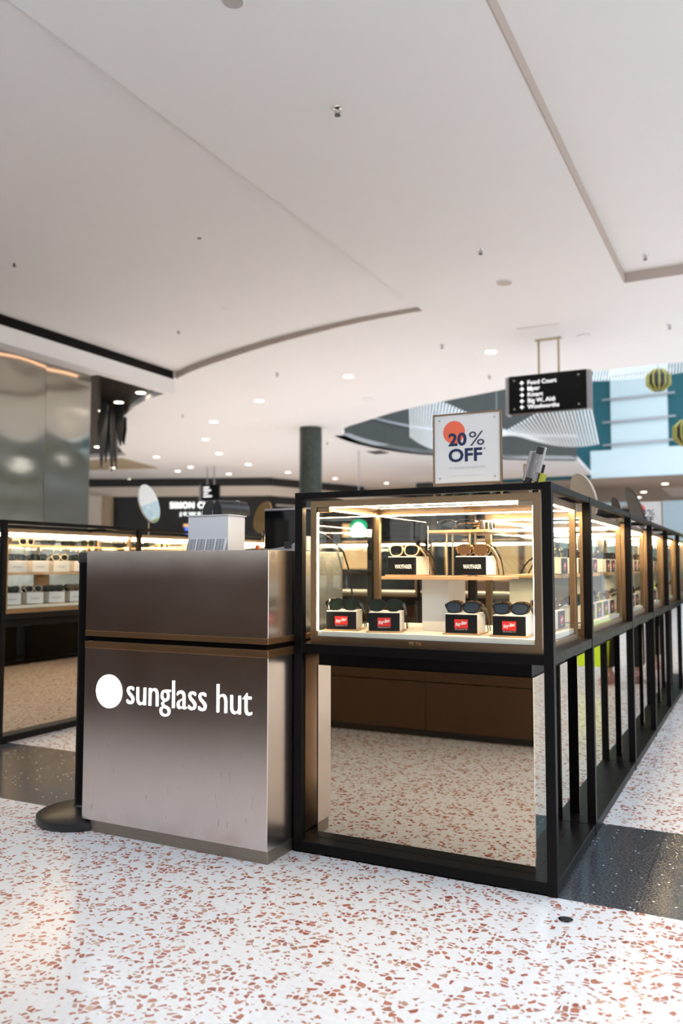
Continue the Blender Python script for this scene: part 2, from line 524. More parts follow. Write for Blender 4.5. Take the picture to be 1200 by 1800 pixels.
# ================================================================== SETTING
# ---- floor: terrazzo field, dark granite band in slabs
GY0, GY1 = 2.885, 3.79
floor = MB().box(-24, 9, -12, GY0, -0.2, 0).box(-24, 9, GY1, 50, -0.2, 0).box(-24, 9, GY0, GY1, -0.2, -0.02).build('floor', 'terrazzo')
tag(floor, 'white terrazzo mall floor with red-brown stone chips', 'floor', kind='structure')
x = -24.0 + 0.0
slab_me = MB().box(0.0012, 0.6476, 0.0, GY1 - GY0, -0.02, 0.0).mesh('granite_slab', 'granite', bevel=0.0)
k = 0
xs = -0.397 - 0.6488 * 14
while xs < 8.9:
    if xs < 2.3 and xs > -10:
        s = mobj('granite_slab', slab_me, floor, (xs, GY0, 0))
    xs += 0.6488
MB().box(-24, -9.48, GY0, GY1, -0.019, -0.0005).box(2.2, 9, GY0, GY1, -0.019, -0.0005).build('granite_band', 'granite', floor)
MB().box(0.252, 0.258, GY1, 12, -0.01, 0.0006).build('floor_joint', 'metal_grey', floor)

# ---- ceiling
ZC = 4.0
ZR = 4.1
CE = 0.4   # the ceiling stops here; behind it is an open daylit court
arc = catmull([(-3.34, 8.61), (-4.1, 8.69), (-4.8, 8.84), (-5.59, 9.06), (-6.55, 9.41), (-7.43, 9.79), (-7.98, 10.1)], 4)
left_recess = [(-7.98, CE + 0.2), (-3.34, CE + 0.2)] + arc
right_recess = [(-1.17, CE + 0.2), (0.62, CE + 0.2), (0.62, 8.68), (-1.17, 8.68)]
black_arc = catmull([(-8.6, 10.83), (-8.75, 10.87), (-9.2, 11.03), (-9.94, 11.45), (-11.08, 12.35), (-11.98, 13.17), (-12.96, 14.24), (-13.83, 15.3), (-14.72, 16.59)], 4)
black_poly = [(-8.6, CE + 0.2)] + black_arc + [(-21.5, 16.59), (-21.5, CE + 0.2)]
near_rim = catmull([(0.7, 12.9), (-0.2, 12.6), (-0.92, 12.5), (-2.15, 12.55), (-3.82, 13.2), (-4.99, 13.65), (-5.95, 14.1), (-7.04, 14.85), (-7.75, 15.4), (-8.15, 16.2)], 5)
far_rim = catmull([(-8.15, 16.2), (-8.25, 17.41), (-8.01, 18.93), (-7.41, 20.18), (-5.91, 21.84), (-4.4, 22.9)], 5)
outer = [(-22, CE), (0.7, CE)] + near_rim + far_rim[1:] + [(-4.75, 27), (-22, 27)]
ceiling = sheet('ceiling', [outer, left_recess, right_recess, black_poly], ZC, ZR, 'ceiling_white')
tag(ceiling, 'off-white plaster mall ceiling with shallow recesses and a large void', 'ceiling', kind='structure')
lp = sheet('recess_panel', [[(-8.0, CE + 0.15), (-3.3, CE + 0.15), (-3.3, 8.7), (-4.8, 8.95), (-6.5, 9.5), (-8.0, 10.2)]], ZR, ZR + 0.05, 'ceiling_white', ceiling)
for v in lp.data.vertices: v.co.z += -0.06 * (v.co.x + 8.0) / 4.7
sheet('recess_panel', [[(-1.2, CE + 0.15), (0.67, CE + 0.15), (0.67, 8.75), (-1.2, 8.75)]], ZR, ZR + 0.05, 'ceiling_white', ceiling)
sheet('black_gloss_panel', [[(-21.6, CE + 0.15), (-8.1, CE + 0.15), (-8.05, 10.8), (-14.7, 16.62), (-21.6, 16.62)]], ZR, ZR + 0.05, 'ceiling_black', ceiling)
# lip along the curved edge beside the black panel
def strip_wall(name, pts, z0, z1, th, mat, parent=None):
    mb = MB()
    n = len(pts)
    L, R = [], []
    for i, p in enumerate(pts):
        a = pts[max(i - 1, 0)]; b = pts[min(i + 1, n - 1)]
        d = Vector((b[0] - a[0], b[1] - a[1])).normalized(); nn = Vector((-d.y, d.x)) * th
        L.append(p); R.append((p[0] + nn.x, p[1] + nn.y))
    mb.prism(L + R[::-1], 'z', z0, z1)
    # rebuild as quads so a curved strip stays valid
    mb = MB()
    for i in range(n - 1):
        a, b, c, d = L[i], L[i + 1], R[i + 1], R[i]
        o = len(mb.v)
        mb.v += [(a[0], a[1], z0), (b[0], b[1], z0), (c[0], c[1], z0), (d[0], d[1], z0), (a[0], a[1], z1), (b[0], b[1], z1), (c[0], c[1], z1), (d[0], d[1], z1)]
        fs = [(3, 2, 1, 0), (4, 5, 6, 7), (0, 1, 5, 4), (2, 3, 7, 6)]
        if i == 0: fs.append((0, 4, 7, 3))
        if i == n - 2: fs.append((1, 2, 6, 5))
        mb.f += [tuple(o + q for q in f) for f in fs]; mb.m += [0] * len(fs)
    return mb.build(name, mat, parent, fixn=False)
strip_wall('recess_edge', arc, ZC - 0.002, ZR + 0.01, 0.012, 'ceiling_edge', ceiling)
strip_wall('recess_edge', [(-1.17, CE + 0.2), (-1.17, 8.68)], ZC - 0.002, ZR + 0.01, -0.012, 'ceiling_edge', ceiling)
strip_wall('recess_edge', [(-1.17, 8.68), (0.62, 8.68)], ZC - 0.002, ZR + 0.01, -0.012, 'ceiling_edge', ceiling)
# tan panel far behind the steel wall and square access hatch
sheet('tan_panel', [[(-18.4, 16.9), (-15.2, 16.99), (-15.78, 19.16), (-18.4, 18.5)]], ZC - 0.02, ZC, 'ceiling_tan', ceiling)
MB().box(-2.58, -2.06, 9.8, 10.34, ZC - 0.012, ZC).build('access_hatch', 'ceiling_white', ceiling, bevel=0.004)
# upper-floor side of the void: dark wall following the far rim, in tall panels
void_wall = strip_wall('wall_void', far_rim, ZC, 9.5, 0.25, 'wall_dark_grey')
tag(void_wall, 'dark grey curved wall rising inside the ceiling void', 'wall', kind='structure')
strip_wall('slab_band', [(p[0] - 0.0, p[1]) for p in far_rim], ZC + 0.62, ZC + 0.68, -0.04, 'metal_grey', void_wall)
# far upper facade: teal wall, pale louvred window
facade = MB().box(-8, 8, 27.0, 27.3, 3.9, 10.5).build('wall_far_upper', 'wall_teal')
tag(facade, 'deep teal upper wall beyond the ceiling void', 'wall', kind='structure')
MB().box(-4.75, 8, 26.86, 26.99, 3.88, 4.75).build('pale_fascia', 'wall_pale', facade)
win = MB().box(-4.11, -2.43, 26.9, 26.99, 4.75, 10.4).build('window_1', 'wall_pale')  # pale colour stands in for daylight coming through the glass
tag(win, 'tall pale blue louvred window panel between teal walls', 'window', kind='structure')
for i in range(8):
    z = 4.9 + i * 0.72
    MB().bar((-4.35, 26.8, z), (-2.2, 26.8, z + 0.05), 0.05, 0.05).build('window_bar', 'metal_grey', win)
# beyond: beige ceiling of the next mall hall
ceil2 = MB().box(-22, 9, 27.3, 38, 3.9, 4.2).build('ceiling_next_hall', 'ceiling_beige')
tag(ceil2, 'beige ceiling of the next mall hall in the distance', 'ceiling', kind='structure')
MB().box(-3.1, 0.6, 31.5, 35.5, 3.87, 3.9).build('cream_coffer', 'wall_cream', ceil2)  # plain cream panel, paler than the ceiling around it
added_roof = MB().box(-24, 0.5, 20.5, 50, 10.5, 10.7).build('added_roof', 'wall_grey')  # unseen, added to cut the daylight on the far upper walls
for yy in (14.0, 17.0, 17.6, 18.5): MB().box(-24, 9.2, yy - 0.05, yy + 0.05, 9.5, 9.75).build('roof_beam', 'metal_grey', added_roof)
tag(added_roof, 'grey slab added out of view above the void to cut daylight', 'added_roof', kind='structure')
wall_end = MB().box(-24, 9, 46, 46.3, 0, 9).build('wall_end', 'wall_pale')
tag(wall_end, 'pale blue end wall far down the mall', 'wall', kind='structure')

# ---- left side: black reveal, white fascia with warm cove, steel clad wall
fascia = MB().box(-8.10, -7.93, -2, 10.02, 3.75, 3.96).build('trim_1', 'ceiling_white')
tag(fascia, 'white bulkhead fascia above the brushed steel wall', 'fascia', kind='structure')
bx('black_reveal', 'black_frame', fascia, -8.09, -7.965, -2, 10.0, 3.955, 4.12)
bx('soffit', 'ceiling_white', fascia, -8.45, -8.10, -2, 8.62, 3.78, 3.82)
bx('cove_light', 'led_cove', fascia, -8.128, -8.108, -2, 8.55, 3.762, 3.778)
wl = empty('wall_left', (-8.6, 5, 0), 'brushed steel clad wall with wavy reflections behind the display run', 'wall', kind='structure')
bx('core', 'wall_grey', wl, -9.5, -8.34, -2, 8.58, 0, 3.8)
for i in range(7):
    y0 = 3.0 + 0.8 * i; y1 = y0 + 0.796
    mb = MB(); nu, nv = 9, 44
    ph = rnd.random() * 6
    for a in range(nu):
        for b in range(nv):
            u = a / (nu - 1); z = 3.78 * b / (nv - 1)
            edge = math.sin(PI * u)
            d = 0.009 * (0.85 + 0.3 * edge) * math.sin(4.6 * z + ph * 0.25 + 0.9 * math.sin(3.1 * u)) + 0.004 * math.sin(9.5 * z + 0.8 * ph + 0.6 * math.sin(3 * u)) * (0.35 + edge)
            mb.v.append((-8.30 + d, y0 + u * (y1 - y0), z))
    for a in range(nu - 1):
        for b in range(nv - 1):
            mb.f.append((a * nv + b, (a + 1) * nv + b, (a + 1) * nv + b + 1, a * nv + b + 1)); mb.m.append(0)
    p = mb.build('steel_panel', 'steel_wall', wl, smooth=True, fixn=False)
bx('steel_panel', 'steel_wall', wl, -9.5, -8.31, 8.598, 8.62, 0, 3.78)

# ---- room shell further out
w = bx('wall_outer_left', 'wall_grey', None, -24.2, -24, -12, 50, 0, 6); tag(w, 'plain grey wall far beyond the steel clad wall', 'wall', kind='structure')
wr = bx('wall_right', 'wall_stone', None, 9, 9.2, -12, 50, 0, 7.0); tag(wr, 'cream shop wall across the aisle outside the picture', 'wall', kind='structure')
for y0 in (-6, -1, 4, 9.5, 15, 21, 28):
    f = bx('shopfront', 'shop_black', wr, 8.9, 9.0, y0, y0 + 4.2, 0, 3.2)
    bx('lit_window', 'shop_lit', f, 8.88, 8.9, y0 + 0.25, y0 + 3.95, 0.3, 2.7)
wb = bx('wall_back', 'wall_stone', None, -24, 9, -12.2, -12, 0, 12.0); tag(wb, 'tall grey shop wall behind the camera, raised to block low sky', 'wall', kind='structure')  # height raised out of view to keep low sky off the kiosk
for x0 in (-20, -14, -8, -2, 4):
    f = bx('shopfront', 'shop_black', wb, x0, x0 + 4.6, -12, -11.9, 0, 3.4)
    bx('lit_window', 'shop_lit', f, x0 + 0.3, x0 + 2.1, -11.9, -11.88, 0.5, 2.8)
    bx('lit_window', 'shop_lit', f, x0 + 2.5, x0 + 4.3, -11.9, -11.88, 0.5, 2.8)

# ================================================================== CEILING FITTINGS
def downlight(xx, yy, z, where, r=0.07, power=1.0, grp='ceiling downlights', lc=(1.0, 0.80, 0.58)):
    t = empty('downlight', (xx, yy, z), 'round white recessed downlight ' + where, 'downlight', grp)
    MB().lathe([(r + 0.018, -0.006), (r + 0.018, 0.0), (r, 0.0), (r, -0.006)], 20, (xx, yy, z)).build('trim_ring', 'plastic_white', t, smooth=True)
    MB().lathe([(r, -0.0085), (r, -0.0055)], 20, (xx, yy, z)).build('lens', 'lamp_lens', t)
    if power:
        l = bpy.data.lights.new('downlight_lamp', 'SPOT')
        l.energy = SPOT_W * power; l.color = lc; l.spot_size = math.radians(118); l.spot_blend = 0.8; l.shadow_soft_size = 0.07
        lo = bpy.data.objects.new('downlight_lamp', l); COL.objects.link(lo); lo.parent = t; lo.location = (0, 0, -0.03)

sc = (ZR - 1.12) / (ZC - 1.12)
downlight(-5.43 * sc, 5.77 * sc, ZR, 'in the shallow recess above the steel wall side', 0.072, 0.5)
downlight(-5.41 * sc, 7.94 * sc, ZR, 'in the shallow recess beside the smoke detector', 0.062, 0.5)
DL = [(-3.17, 10.71, 'left of the hanging direction sign'), (-5.53, 11.13, 'just beyond the curved ceiling step'),
      (-9.71, 13.48, 'on the ceiling in front of the dark tiled column'), (-11.24, 15.3, 'beyond the end of the curved black panel'),
      (-14.24, 17.22, 'beside the tan ceiling panel point'), (-12.37, 17.42, 'in the third ring from the steel wall'),
      (-15.82, 20.13, 'close before the jeweller fascia, leftmost of the pair'), (-14.84, 19.48, 'close before the jeweller fascia, rightmost of the pair'),
      (-12.96, 19.67, 'above the round bronze mirror'), (-14.88, 21.49, 'directly above the jeweller lettering end'),
      (-12.97, 21.92, 'nearest to the tiled column foot side'), (-12.52, 24.22, 'past the right side of the tiled column'),
      (-7.75, 12.1, 'on the bright ceiling above the small hanging sign'), (-11.61, 26.37, 'low over the kiosk top rail, near the vent'),
      (-18.71, 21.28, 'near the steel wall bottom over the pale pillar'), (-16.88, 18.45, 'set in the tan ceiling panel')]
for i, (a, b, wh) in enumerate(DL):
    downlight(a, b, ZC - (0.02 if 'tan ceiling panel' == wh[-17:] else 0), wh, 0.075, 2.8 if i in (0, 1, 2, 3, 4, 5, 8, 11, 12) else 0, lc=(1.0, 0.96, 0.88))
for a, b, wh in [(-9.15, 10.64, 'nearest the white fascia tip'), (-10.04, 11.1, 'second from the fascia tip'), (-10.86, 11.59, 'beside the hanging black strips'), (-14.3, 15.1, 'lowest, at the steel wall edge')]:
    downlight(a * sc, b * sc, ZR, 'in the glossy black ceiling, ' + wh, 0.08, 0.35, 'black ceiling downlights')
for a, b, wh in [(-2.85, 30.0, 'highest of the three'), (-3.9, 33.0, 'middle of the three'), (-4.4, 35.5, 'lowest of the three')]:
    downlight(a, b, 3.9, 'on the distant beige ceiling, ' + wh, 0.11, 0.8, 'distant hall downlights')

def sprinkler(xx, yy, z, where):
    t = empty('sprinkler', (xx, yy, z), 'small metal fire sprinkler head ' + where, 'sprinkler', 'ceiling sprinklers')
    MB().lathe([(0.032, 0.0), (0.03, -0.006), (0.012, -0.012), (0.012, -0.02)], 14, (xx, yy, z)).build('escutcheon', 'metal_chrome', t, smooth=True)
    mb = MB()
    for s_ in (-1, 1):
        mb.tube([(xx + 0.010 * s_, yy, z - 0.018), (xx + 0.014 * s_, yy, z - 0.032), (xx + 0.003 * s_, yy, z - 0.048)], 0.003, 6)
    mb.tube([(xx, yy, z - 0.018), (xx, yy, z - 0.046)], 0.003, 6)
    mb.build('yoke', 'black_plastic', t)
    MB().lathe([(0.020, -0.049), (0.020, -0.046)], 14, (xx, yy, z)).build('deflector', 'black_plastic', t)
SP = [(-2.3, 4.48, 'overhead near the top of the picture'), (-2.2, 7.14, 'between the two ceiling recesses'),
      (-3.64, 10.08, 'left of the square access hatch'), (-0.9, 10.47, 'beyond the right ceiling recess'), (-6.4, 10.48, 'just past the curved ceiling step'),
      (-3.6, 12.06, 'above the ceiling void rim'), (-9.8, 12.6, 'near the curved black ceiling'), (-9.0, 17.0, 'behind the tiled column')]
for a, b, wh in SP: sprinkler(a, b, ZC, wh)
for a, b, wh in [(-4.27, 5.69, 'in the left recess beside its bright downlight'), (-6.24, 5.44, 'in the left recess at the picture edge'),
                 (-6.27, 7.96, 'in the left recess near the black reveal'), (-3.56, 7.92, 'in the left recess near the faint seam'),
                 (-0.88, 7.97, 'inside the right ceiling recess')]:
    sprinkler(a * sc, b * sc, ZR, wh)

def ceil_disc(name, xx, yy, z, r, label, cat, mat):
    t = empty(name, (xx, yy, z), label, cat)
    MB().lathe([(r, 0.0), (r, -0.008), (r * 0.9, -0.014), (r * 0.88, -0.010)], 24, (xx, yy, z)).build('rim', 'plastic_white', t, smooth=True)
    MB().lathe([(r * 0.88, -0.006), (r * 0.88, -0.011)], 24, (xx, yy, z)).build('grille', mat, t)
ceil_disc('ceiling_speaker', -2.25, 8.1, ZC, 0.085, 'round beige ceiling speaker between the two recesses', 'speaker', 'ceiling_edge')
ceil_disc('ceiling_speaker', -4.9 * sc, 7.93 * sc, ZR, 0.12, 'wide flat white ceiling speaker in the left recess', 'speaker', 'wall_grey')
ceil_disc('ceiling_speaker', -5.98, 12.83, ZC, 0.11, 'faint white ceiling speaker beyond the curved step', 'speaker', 'ceiling_white')
ceil_disc('ceiling_speaker', -1.9, 10.48, ZC, 0.09, 'small white ceiling disc beside the access hatch', 'speaker', 'ceiling_white')
ceil_disc('ceiling_dome', -2.32, 3.35, ZC, 0.06, 'pale round ceiling dome cut by the top picture edge', 'dome', 'wall_grey')
t = empty('smoke_detector', (-5.22 * sc, 7.45 * sc, ZR), 'dark-ringed smoke detector beside a downlight in the left recess', 'smoke detector')
c = tuple(t.location)
MB().lathe([(0.075, 0.0), (0.075, -0.014), (0.06, -0.018)], 20, c).build('base', 'shop_brown', t, smooth=True)
MB().lathe([(0.055, -0.018), (0.05, -0.034), (0.03, -0.04)], 20, c).build('head', 'plastic_white', t, smooth=True)
t = empty('air_vent', (-8.6, 19.0, ZC), 'small rectangular grey air vent on the ceiling left of the percent sign', 'vent')
bx('frame', 'metal_grey', t, -8.8, -8.4, 18.75, 19.25, ZC - 0.02, ZC)
for i in range(6): bx('slat', 'wall_dark_grey', t, -8.77, -8.43, 18.79 + i * 0.075, 18.82 + i * 0.075, ZC - 0.03, ZC - 0.02)

# ---- tiled column
mb = MB(); n, R0, CX, CY = 40, 0.235, -8.34, 15.02
for zz in (0.0, ZC):
    for j in range(n + 1):
        a = 2 * PI * j / n; mb.v.append((CX + R0 * math.cos(a), CY + R0 * math.sin(a), zz))
for j in range(n): mb.f.append((j, j + 1, n + 2 + j, n + 1 + j)); mb.m.append(0)
col_o = mb.build('column', 'mosaic', None, smooth=True, fixn=False)
uv = col_o.data.uv_layers.new(name='UVMap')
for poly in col_o.data.polygons:
    for li in poly.loop_indices:
        vi = col_o.data.loops[li].vertex_index
        uv.data[li].uv = ((vi % (n + 1)) / n * 2 * PI * R0, 0.0 if vi <= n else ZC)
tag(col_o, 'round column covered in small dark green mosaic tiles', 'column', kind='structure')
bx('wall_stub', 'shop_black', None, -9.0, -8.55, 22.6, 23.1, 0, 3.55)
tag(bpy.data.objects['wall_stub'], 'black square pillar far behind the percent sign', 'pillar', kind='structure')

# ---- hanging black strips in the black ceiling
t = empty('hanging_sculpture', (-11.0, 11.75, ZR), 'cluster of jagged black strips hanging under the glossy black ceiling', 'sculpture')
for i in range(16):
    a = rnd.random() * 6.28; rr = rnd.random() * 0.55
    px, py = -10.85 - 0.12 * i / 16 + rr * math.cos(a) * 0.8, 11.75 + rr * math.sin(a)
    ln = 0.55 + rnd.random() * 0.75
    w_ = 0.05 + rnd.random() * 0.06
    lean = (rnd.random() - 0.6) * 0.25
    th = 0.012
    mb = MB()
    prof = [(-w_, ZR), (w_, ZR), (w_ * 0.9 + lean * 0.5, ZR - ln * 0.55), (lean + 0.01, ZR - ln), (lean - 0.01, ZR - ln), (-w_ * 1.2 + lean * 0.5, ZR - ln * 0.6)]
    mb.prism(prof, 'y', -th, th)
    M = Matrix.Translation((px, py, 0)) @ Matrix.Rotation(rnd.random() * 3.1, 4, 'Z')
    mb.xf(M); mb.build('strip', 'shop_black', t)

# ---- hanging direction sign
SY = 10.42
t = empty('direction_sign', (-2.33, SY, 3.06), 'large black hanging direction sign with five lines of white words and arrows', 'sign')
x0, x1, z0, z1 = -2.86, -1.84, 3.06, 3.55
bx('board', 'black_screen', t, x0 + 0.02, x1 - 0.02, SY - 0.05, SY + 0.05, z0, z1, 0.004)
bx('end_cap', 'metal_grey', t, x0 - 0.02, x0 + 0.02, SY - 0.07, SY + 0.07, z0 - 0.01, z1 - 0.01, 0.004)
bx('end_cap', 'metal_grey', t, x1 - 0.02, x1 + 0.03, SY - 0.07, SY + 0.07, z0 - 0.01, z1 - 0.01, 0.004)
for xx in (-2.46, -2.21):
    MB().tube([(xx, SY, z1 - 0.01), (xx, SY, ZC)], 0.014, 10).build('rod', 'metal_brass', t, smooth=True)
bx('rod_plate', 'metal_brass', t, -2.5, -2.17, SY - 0.04, SY + 0.04, ZC - 0.012, ZC)
lines = [('Food Court', 0), ('Myer', -90), ('Kmart', -90), ('Big W, Aldi', 90), ('Woolworths', 90)]
for i, (tx, ang) in enumerate(lines):
    zz = z1 - 0.125 - i * 0.078
    me = text_mesh('lettering', tx, 0.076, 'sign_text', 0.001, 0.0006, align='LEFT')
    mobj('lettering', me, t, (x0 + 0.26 - t.location.x, -0.053, zz - t.location.z))
    mb = MB()
    A = [(-0.006, -0.026), (0.006, -0.026), (0.006, 0.004), (0.019, -0.009), (0.026, -0.001), (0, 0.027), (-0.026, -0.001), (-0.019, -0.009), (-0.006, 0.004)]
    mb.prism(A, 'y', -0.001, 0.001)
    mb.xf(Matrix.Translation((x0 + 0.19, SY - 0.053, zz + 0.026)) @ Matrix.Rotation(math.radians(-ang), 4, 'Y'))
    mb.build('arrow', 'sign_text', t)
for xx in (x0 + 0.09, x1 - 0.12):
    for zz in (z0 + 0.06, z1 - 0.06):
        MB().tube([(xx, SY - 0.056, zz), (xx, SY - 0.048, zz)], 0.012, 10).build('screw', 'metal_grey', t)

# ---- white rod sculpture in the void
def ribbon(label, x0, x1, n, yc, zc, L, th0, th1, rise, mat='rod_white'):
    t = empty('rod_sculpture', ((x0 + x1) / 2, yc, zc), label, 'sculpture', 'hanging rod sculptures')
    rod = {}
    for i in range(n):
        u = i / (n - 1)
        xx = x0 + (x1 - x0) * u
        th = th0 + (th1 - th0) * u
        zz = zc + rise(u)
        d = Vector((0.12, math.sin(th), math.cos(th))).normalized() * (L / 2)
        p = Vector((xx, yc, zz))
        MB().tube([p - d, p + d], 0.017, 6).build('rod', mat, t)
    for s_ in (0.15, 0.5, 0.85):
        xx = x0 + (x1 - x0) * s_
        MB().tube([(xx, yc, zc + rise(s_)), (xx, yc, 9.5)], 0.006, 5).build('cable', 'metal_grey', t)
    return t
ribbon('twisted ribbon of white hanging rods in the ceiling void', -7.15, -3.05, 64, 17.6, 4.02, 1.15, -0.35, 2.62 + 0.2, lambda u: 0.62 * (1 - u) ** 3 - 0.22 * math.sin(PI * u) + 0.18 * u)
ribbon('upper fan of white hanging rods above the pale window', -3.35, -0.95, 40, 18.5, 5.55, 0.95, 0.5, -0.6, lambda u: 0.1 * u)

def lantern(px, py, pz, r, h, label):
    t = empty('lantern', (px, py, pz), label, 'lantern', 'faceted gold lanterns')
    MB().lathe([(r * 0.35, -h / 2), (r * 0.86, -h * 0.22), (r * 0.86, h * 0.22), (r * 0.35, h / 2)], 6, (px, py, pz)).build('core', 'shop_black', t)
    for k in range(12):
        a = 2 * PI * k / 12 + 0.2
        q = lambda rr, zz: (px + rr * math.cos(a), py + rr * math.sin(a), pz + zz)
        MB().tube([q(r * 0.4, -h / 2), q(r, -h * 0.22), q(r, h * 0.22), q(r * 0.4, h / 2)], r * 0.075, 5).build('rib', 'lantern_gold', t)
    MB().tube([(px, py, pz + h / 2), (px, py, 9.5)], 0.008, 5).build('cable', 'metal_grey', t)
lantern(-1.69, 17.0, 4.73, 0.22, 0.42, 'olive gold faceted lantern hanging beside the pale window')
lantern(-0.99, 14.0, 3.21, 0.2, 0.40, 'olive gold faceted lantern half cut by the right picture edge')

# ================================================================== FAR SHOPS
P0, P1, P2 = Vector((-21.5, 20.1)), Vector((-14.35, 23.0)), Vector((-11.0, 33.0))
def face_box(mb, a, b, s0, s1, z0, z1, out0, out1):
    """box along the wall line a-b from s0 to s1 metres, standing out0..out1 in front of it"""
    d = (b - a).normalized(); nrm = Vector((d.y, -d.x))
    pts = [a + d * s0 + nrm * out0, a + d * s1 + nrm * out0, a + d * s1 + nrm * out1, a + d * s0 + nrm * out1]
    mb.prism([tuple(p) for p in pts], 'z', z0, z1); return mb
jl = empty('jeweller_shop', (P1.x, P1.y, 0), 'black jeweller shopfront with glowing white name under a cream fascia', 'shop')
LA = (P1 - P0).length; LB = (P2 - P1).length
for nm, mt, z0, z1, o0, o1 in (('shop_wall', 'shop_black', 0, 3.42, -0.2, 0.0), ('cream_fascia', 'wall_cream', 3.40, 3.72, -0.3, 0.12), ('black_reveal', 'shop_black', 3.72, 3.998, -0.3, 0.0)):
    for a, b, ln in ((P0, P1, LA), (P1, P2, LB)):
        face_box(MB(), a, b, 0 if a is P0 else -0.05, ln + (0.12 if a is P0 else 0), z0, z1, o0, o1).build(nm, mt, jl)
dA = (P1 - P0).normalized(); angA = math.atan2(dA.y, dA.x)
def on_face(me, name, s, z, out, parent):
    nrm = Vector((dA.y, -dA.x)); p = P0 + dA * s + nrm * out
    return mobj(name, me, parent, (p.x - parent.location.x, p.y - parent.location.y, z), (0, 0, angA))
on_face(fit_text(text_mesh('shop_name', 'SIMON CURWOOD', 0.3, 'sign_lit_far', 0.02, 0.004, spacing=1.15), -1.18, 1.18, 0.0, 0.21), 'shop_name', 5.62, 3.0, 0.05, jl)
on_face(fit_text(text_mesh('shop_name', 'JEWELLERS', 0.19, 'sign_lit_far', 0.02, 0.002, spacing=1.5), -0.86, 0.74, 0.0, 0.13), 'shop_name', 5.62, 2.74, 0.05, jl)
m_ = MB(); face_box(m_, P0, P1, 4.95, 5.95, 2.1, 2.38, 0.01, 0.04); m_.build('display_screen', 'screen_blue', jl)
m_ = MB(); face_box(m_, P0, P1, 4.9, 6.0, 2.4, 2.48, 0.01, 0.05); m_.build('display_lamp', 'screen_warm', jl)
m_ = MB(); face_box(m_, P0, P1, 1.0, 2.2, 0, 3.4, 0.0, 0.35); m_.build('pale_pillar', 'wall_cream', jl)
m_ = MB(); face_box(m_, P0, P1, 2.2, 2.5, 0, 3.4, 0.0, 0.25); m_.build('tan_jamb', 'ceiling_tan', jl)
for s0, s1 in ((0.6, 2.3), (3.4, 4.8)):
    m_ = MB(); face_box(m_, P1, P2, s0, s1, 1.0, 2.6, 0.01, 0.03); m_.build('display_window', 'screen_warm', jl)
m_ = MB(); face_box(m_, P1, P2, 0.3, 2.2, 3.08, 3.14, 0.0, 0.05); m_.build('light_slot', 'wall_grey', jl)

# small hanging sign before the jeweller
t = empty('direction_sign', (-14.2, 19.6, 3.0), 'small distant hanging direction sign in front of the jeweller name', 'sign')
MB().box(-0.30, 0.30, -0.05, 0.05, 0, 0.46).xf(Matrix.Translation(t.location)).build('board', 'black_screen', t)
MB().box(-0.36, -0.30, -0.07, 0.07, -0.02, 0.46).xf(Matrix.Translation(t.location)).build('end_cap', 'metal_grey', t)
for xx in (-0.12, 0.12): MB().tube([(t.location.x + xx, 19.6, 3.4), (t.location.x + xx, 19.6, ZC)], 0.02, 8).build('rod', 'metal_grey', t)
for i, wd in enumerate((0.2, 0.26, 0.16, 0.3)):
    MB().box(-0.22, -0.22 + wd, -0.056, -0.05, 0.36 - i * 0.085, 0.395 - i * 0.085).xf(Matrix.Translation(t.location)).build('lettering', 'sign_text', t)

# coffee shop emblem, hanging and lit, and shop blocks far down the hall
ex, ey, ez = -8.95, 18.6, 2.0
t = empty('hanging_emblem', (ex, ey, ez), 'round green and white lit cafe emblem seen through the front glass case', 'emblem')
MB().tube([(ex, ey - 0.03, ez), (ex, ey + 0.03, ez)], 0.27, 32).build('disc', 'emblem_green', t)
mb = MB()
bell = [(0.21 * math.cos(a_) * (1 - 0.25 * max(0, math.sin(a_))), 0.22 * math.sin(a_) - 0.03) for a_ in [2 * PI * q_ / 28 for q_ in range(28)]]
mb.prism([(ex + p[0], ez + p[1]) for p in bell], 'y', ey - 0.04, ey - 0.03)
mb.build('white_motif', 'sign_lit_far', t)
MB().tube([(ex, ey, ez + 0.26), (ex, ey, ZC)], 0.012, 6).build('rod', 'metal_grey', t)
for (x0, x1, y0, mt, wm, lb) in [(-9.5, -6.2, 28.0, 'shop_brown', 'screen_warm', 'brown distant shop with a warm lit window'),
                                 (-5.8, -3.4, 30.0, 'wall_cream', 'shop_lit', 'cream distant kiosk with a pale lit window'),
                                 (-2.6, -0.6, 40.0, 'shop_brown', 'shop_teal', 'reddish brown distant shop with teal windows'),
                                 (-0.2, 3.4, 36.0, 'shop_brown', 'shop_teal', 'brown distant shop at the far end of the aisle')]:
    t = empty('distant_shop', (x0, y0, 0), lb, 'shop')
    bx('shop_wall', mt, t, x0, x1, y0, y0 + 0.4, 0, 3.2)
    nw = 3; wd = (x1 - x0) / nw
    for i in range(nw): bx('shop_window', wm, t, x0 + i * wd + 0.12, x0 + (i + 1) * wd - 0.12, y0 - 0.04, y0, 0.6, 2.6)
    bx('sign_band', 'shop_black', t, x0, x1, y0 - 0.06, y0, 2.75, 3.1)

# long dark bronze counter to the side of the camera (seen in the kiosk mirror)
t = empty('bronze_counter', (-2.6, 0.5, 0), 'dark bronze clad counter reflected in the front mirror panel', 'counter')
bx('plinth', 'shop_black', t, -7.2, -1.12, 0.15, 0.74, 0, 0.06)
for i in range(7):
    xx = -7.26 + i * 0.88
    bx('cladding_panel', 'brown_cladding', t, xx + 0.002, xx + 0.878, 0.12, 0.79, 0.05, 0.36, 0.002)
    bx('cladding_panel', 'brown_cladding', t, xx + 0.002, xx + 0.878, 0.12, 0.79, 0.364, 1.24, 0.002)
bx('worktop', 'black_frame', t, -7.28, -1.08, 0.1, 0.81, 1.24, 1.28, 0.003)

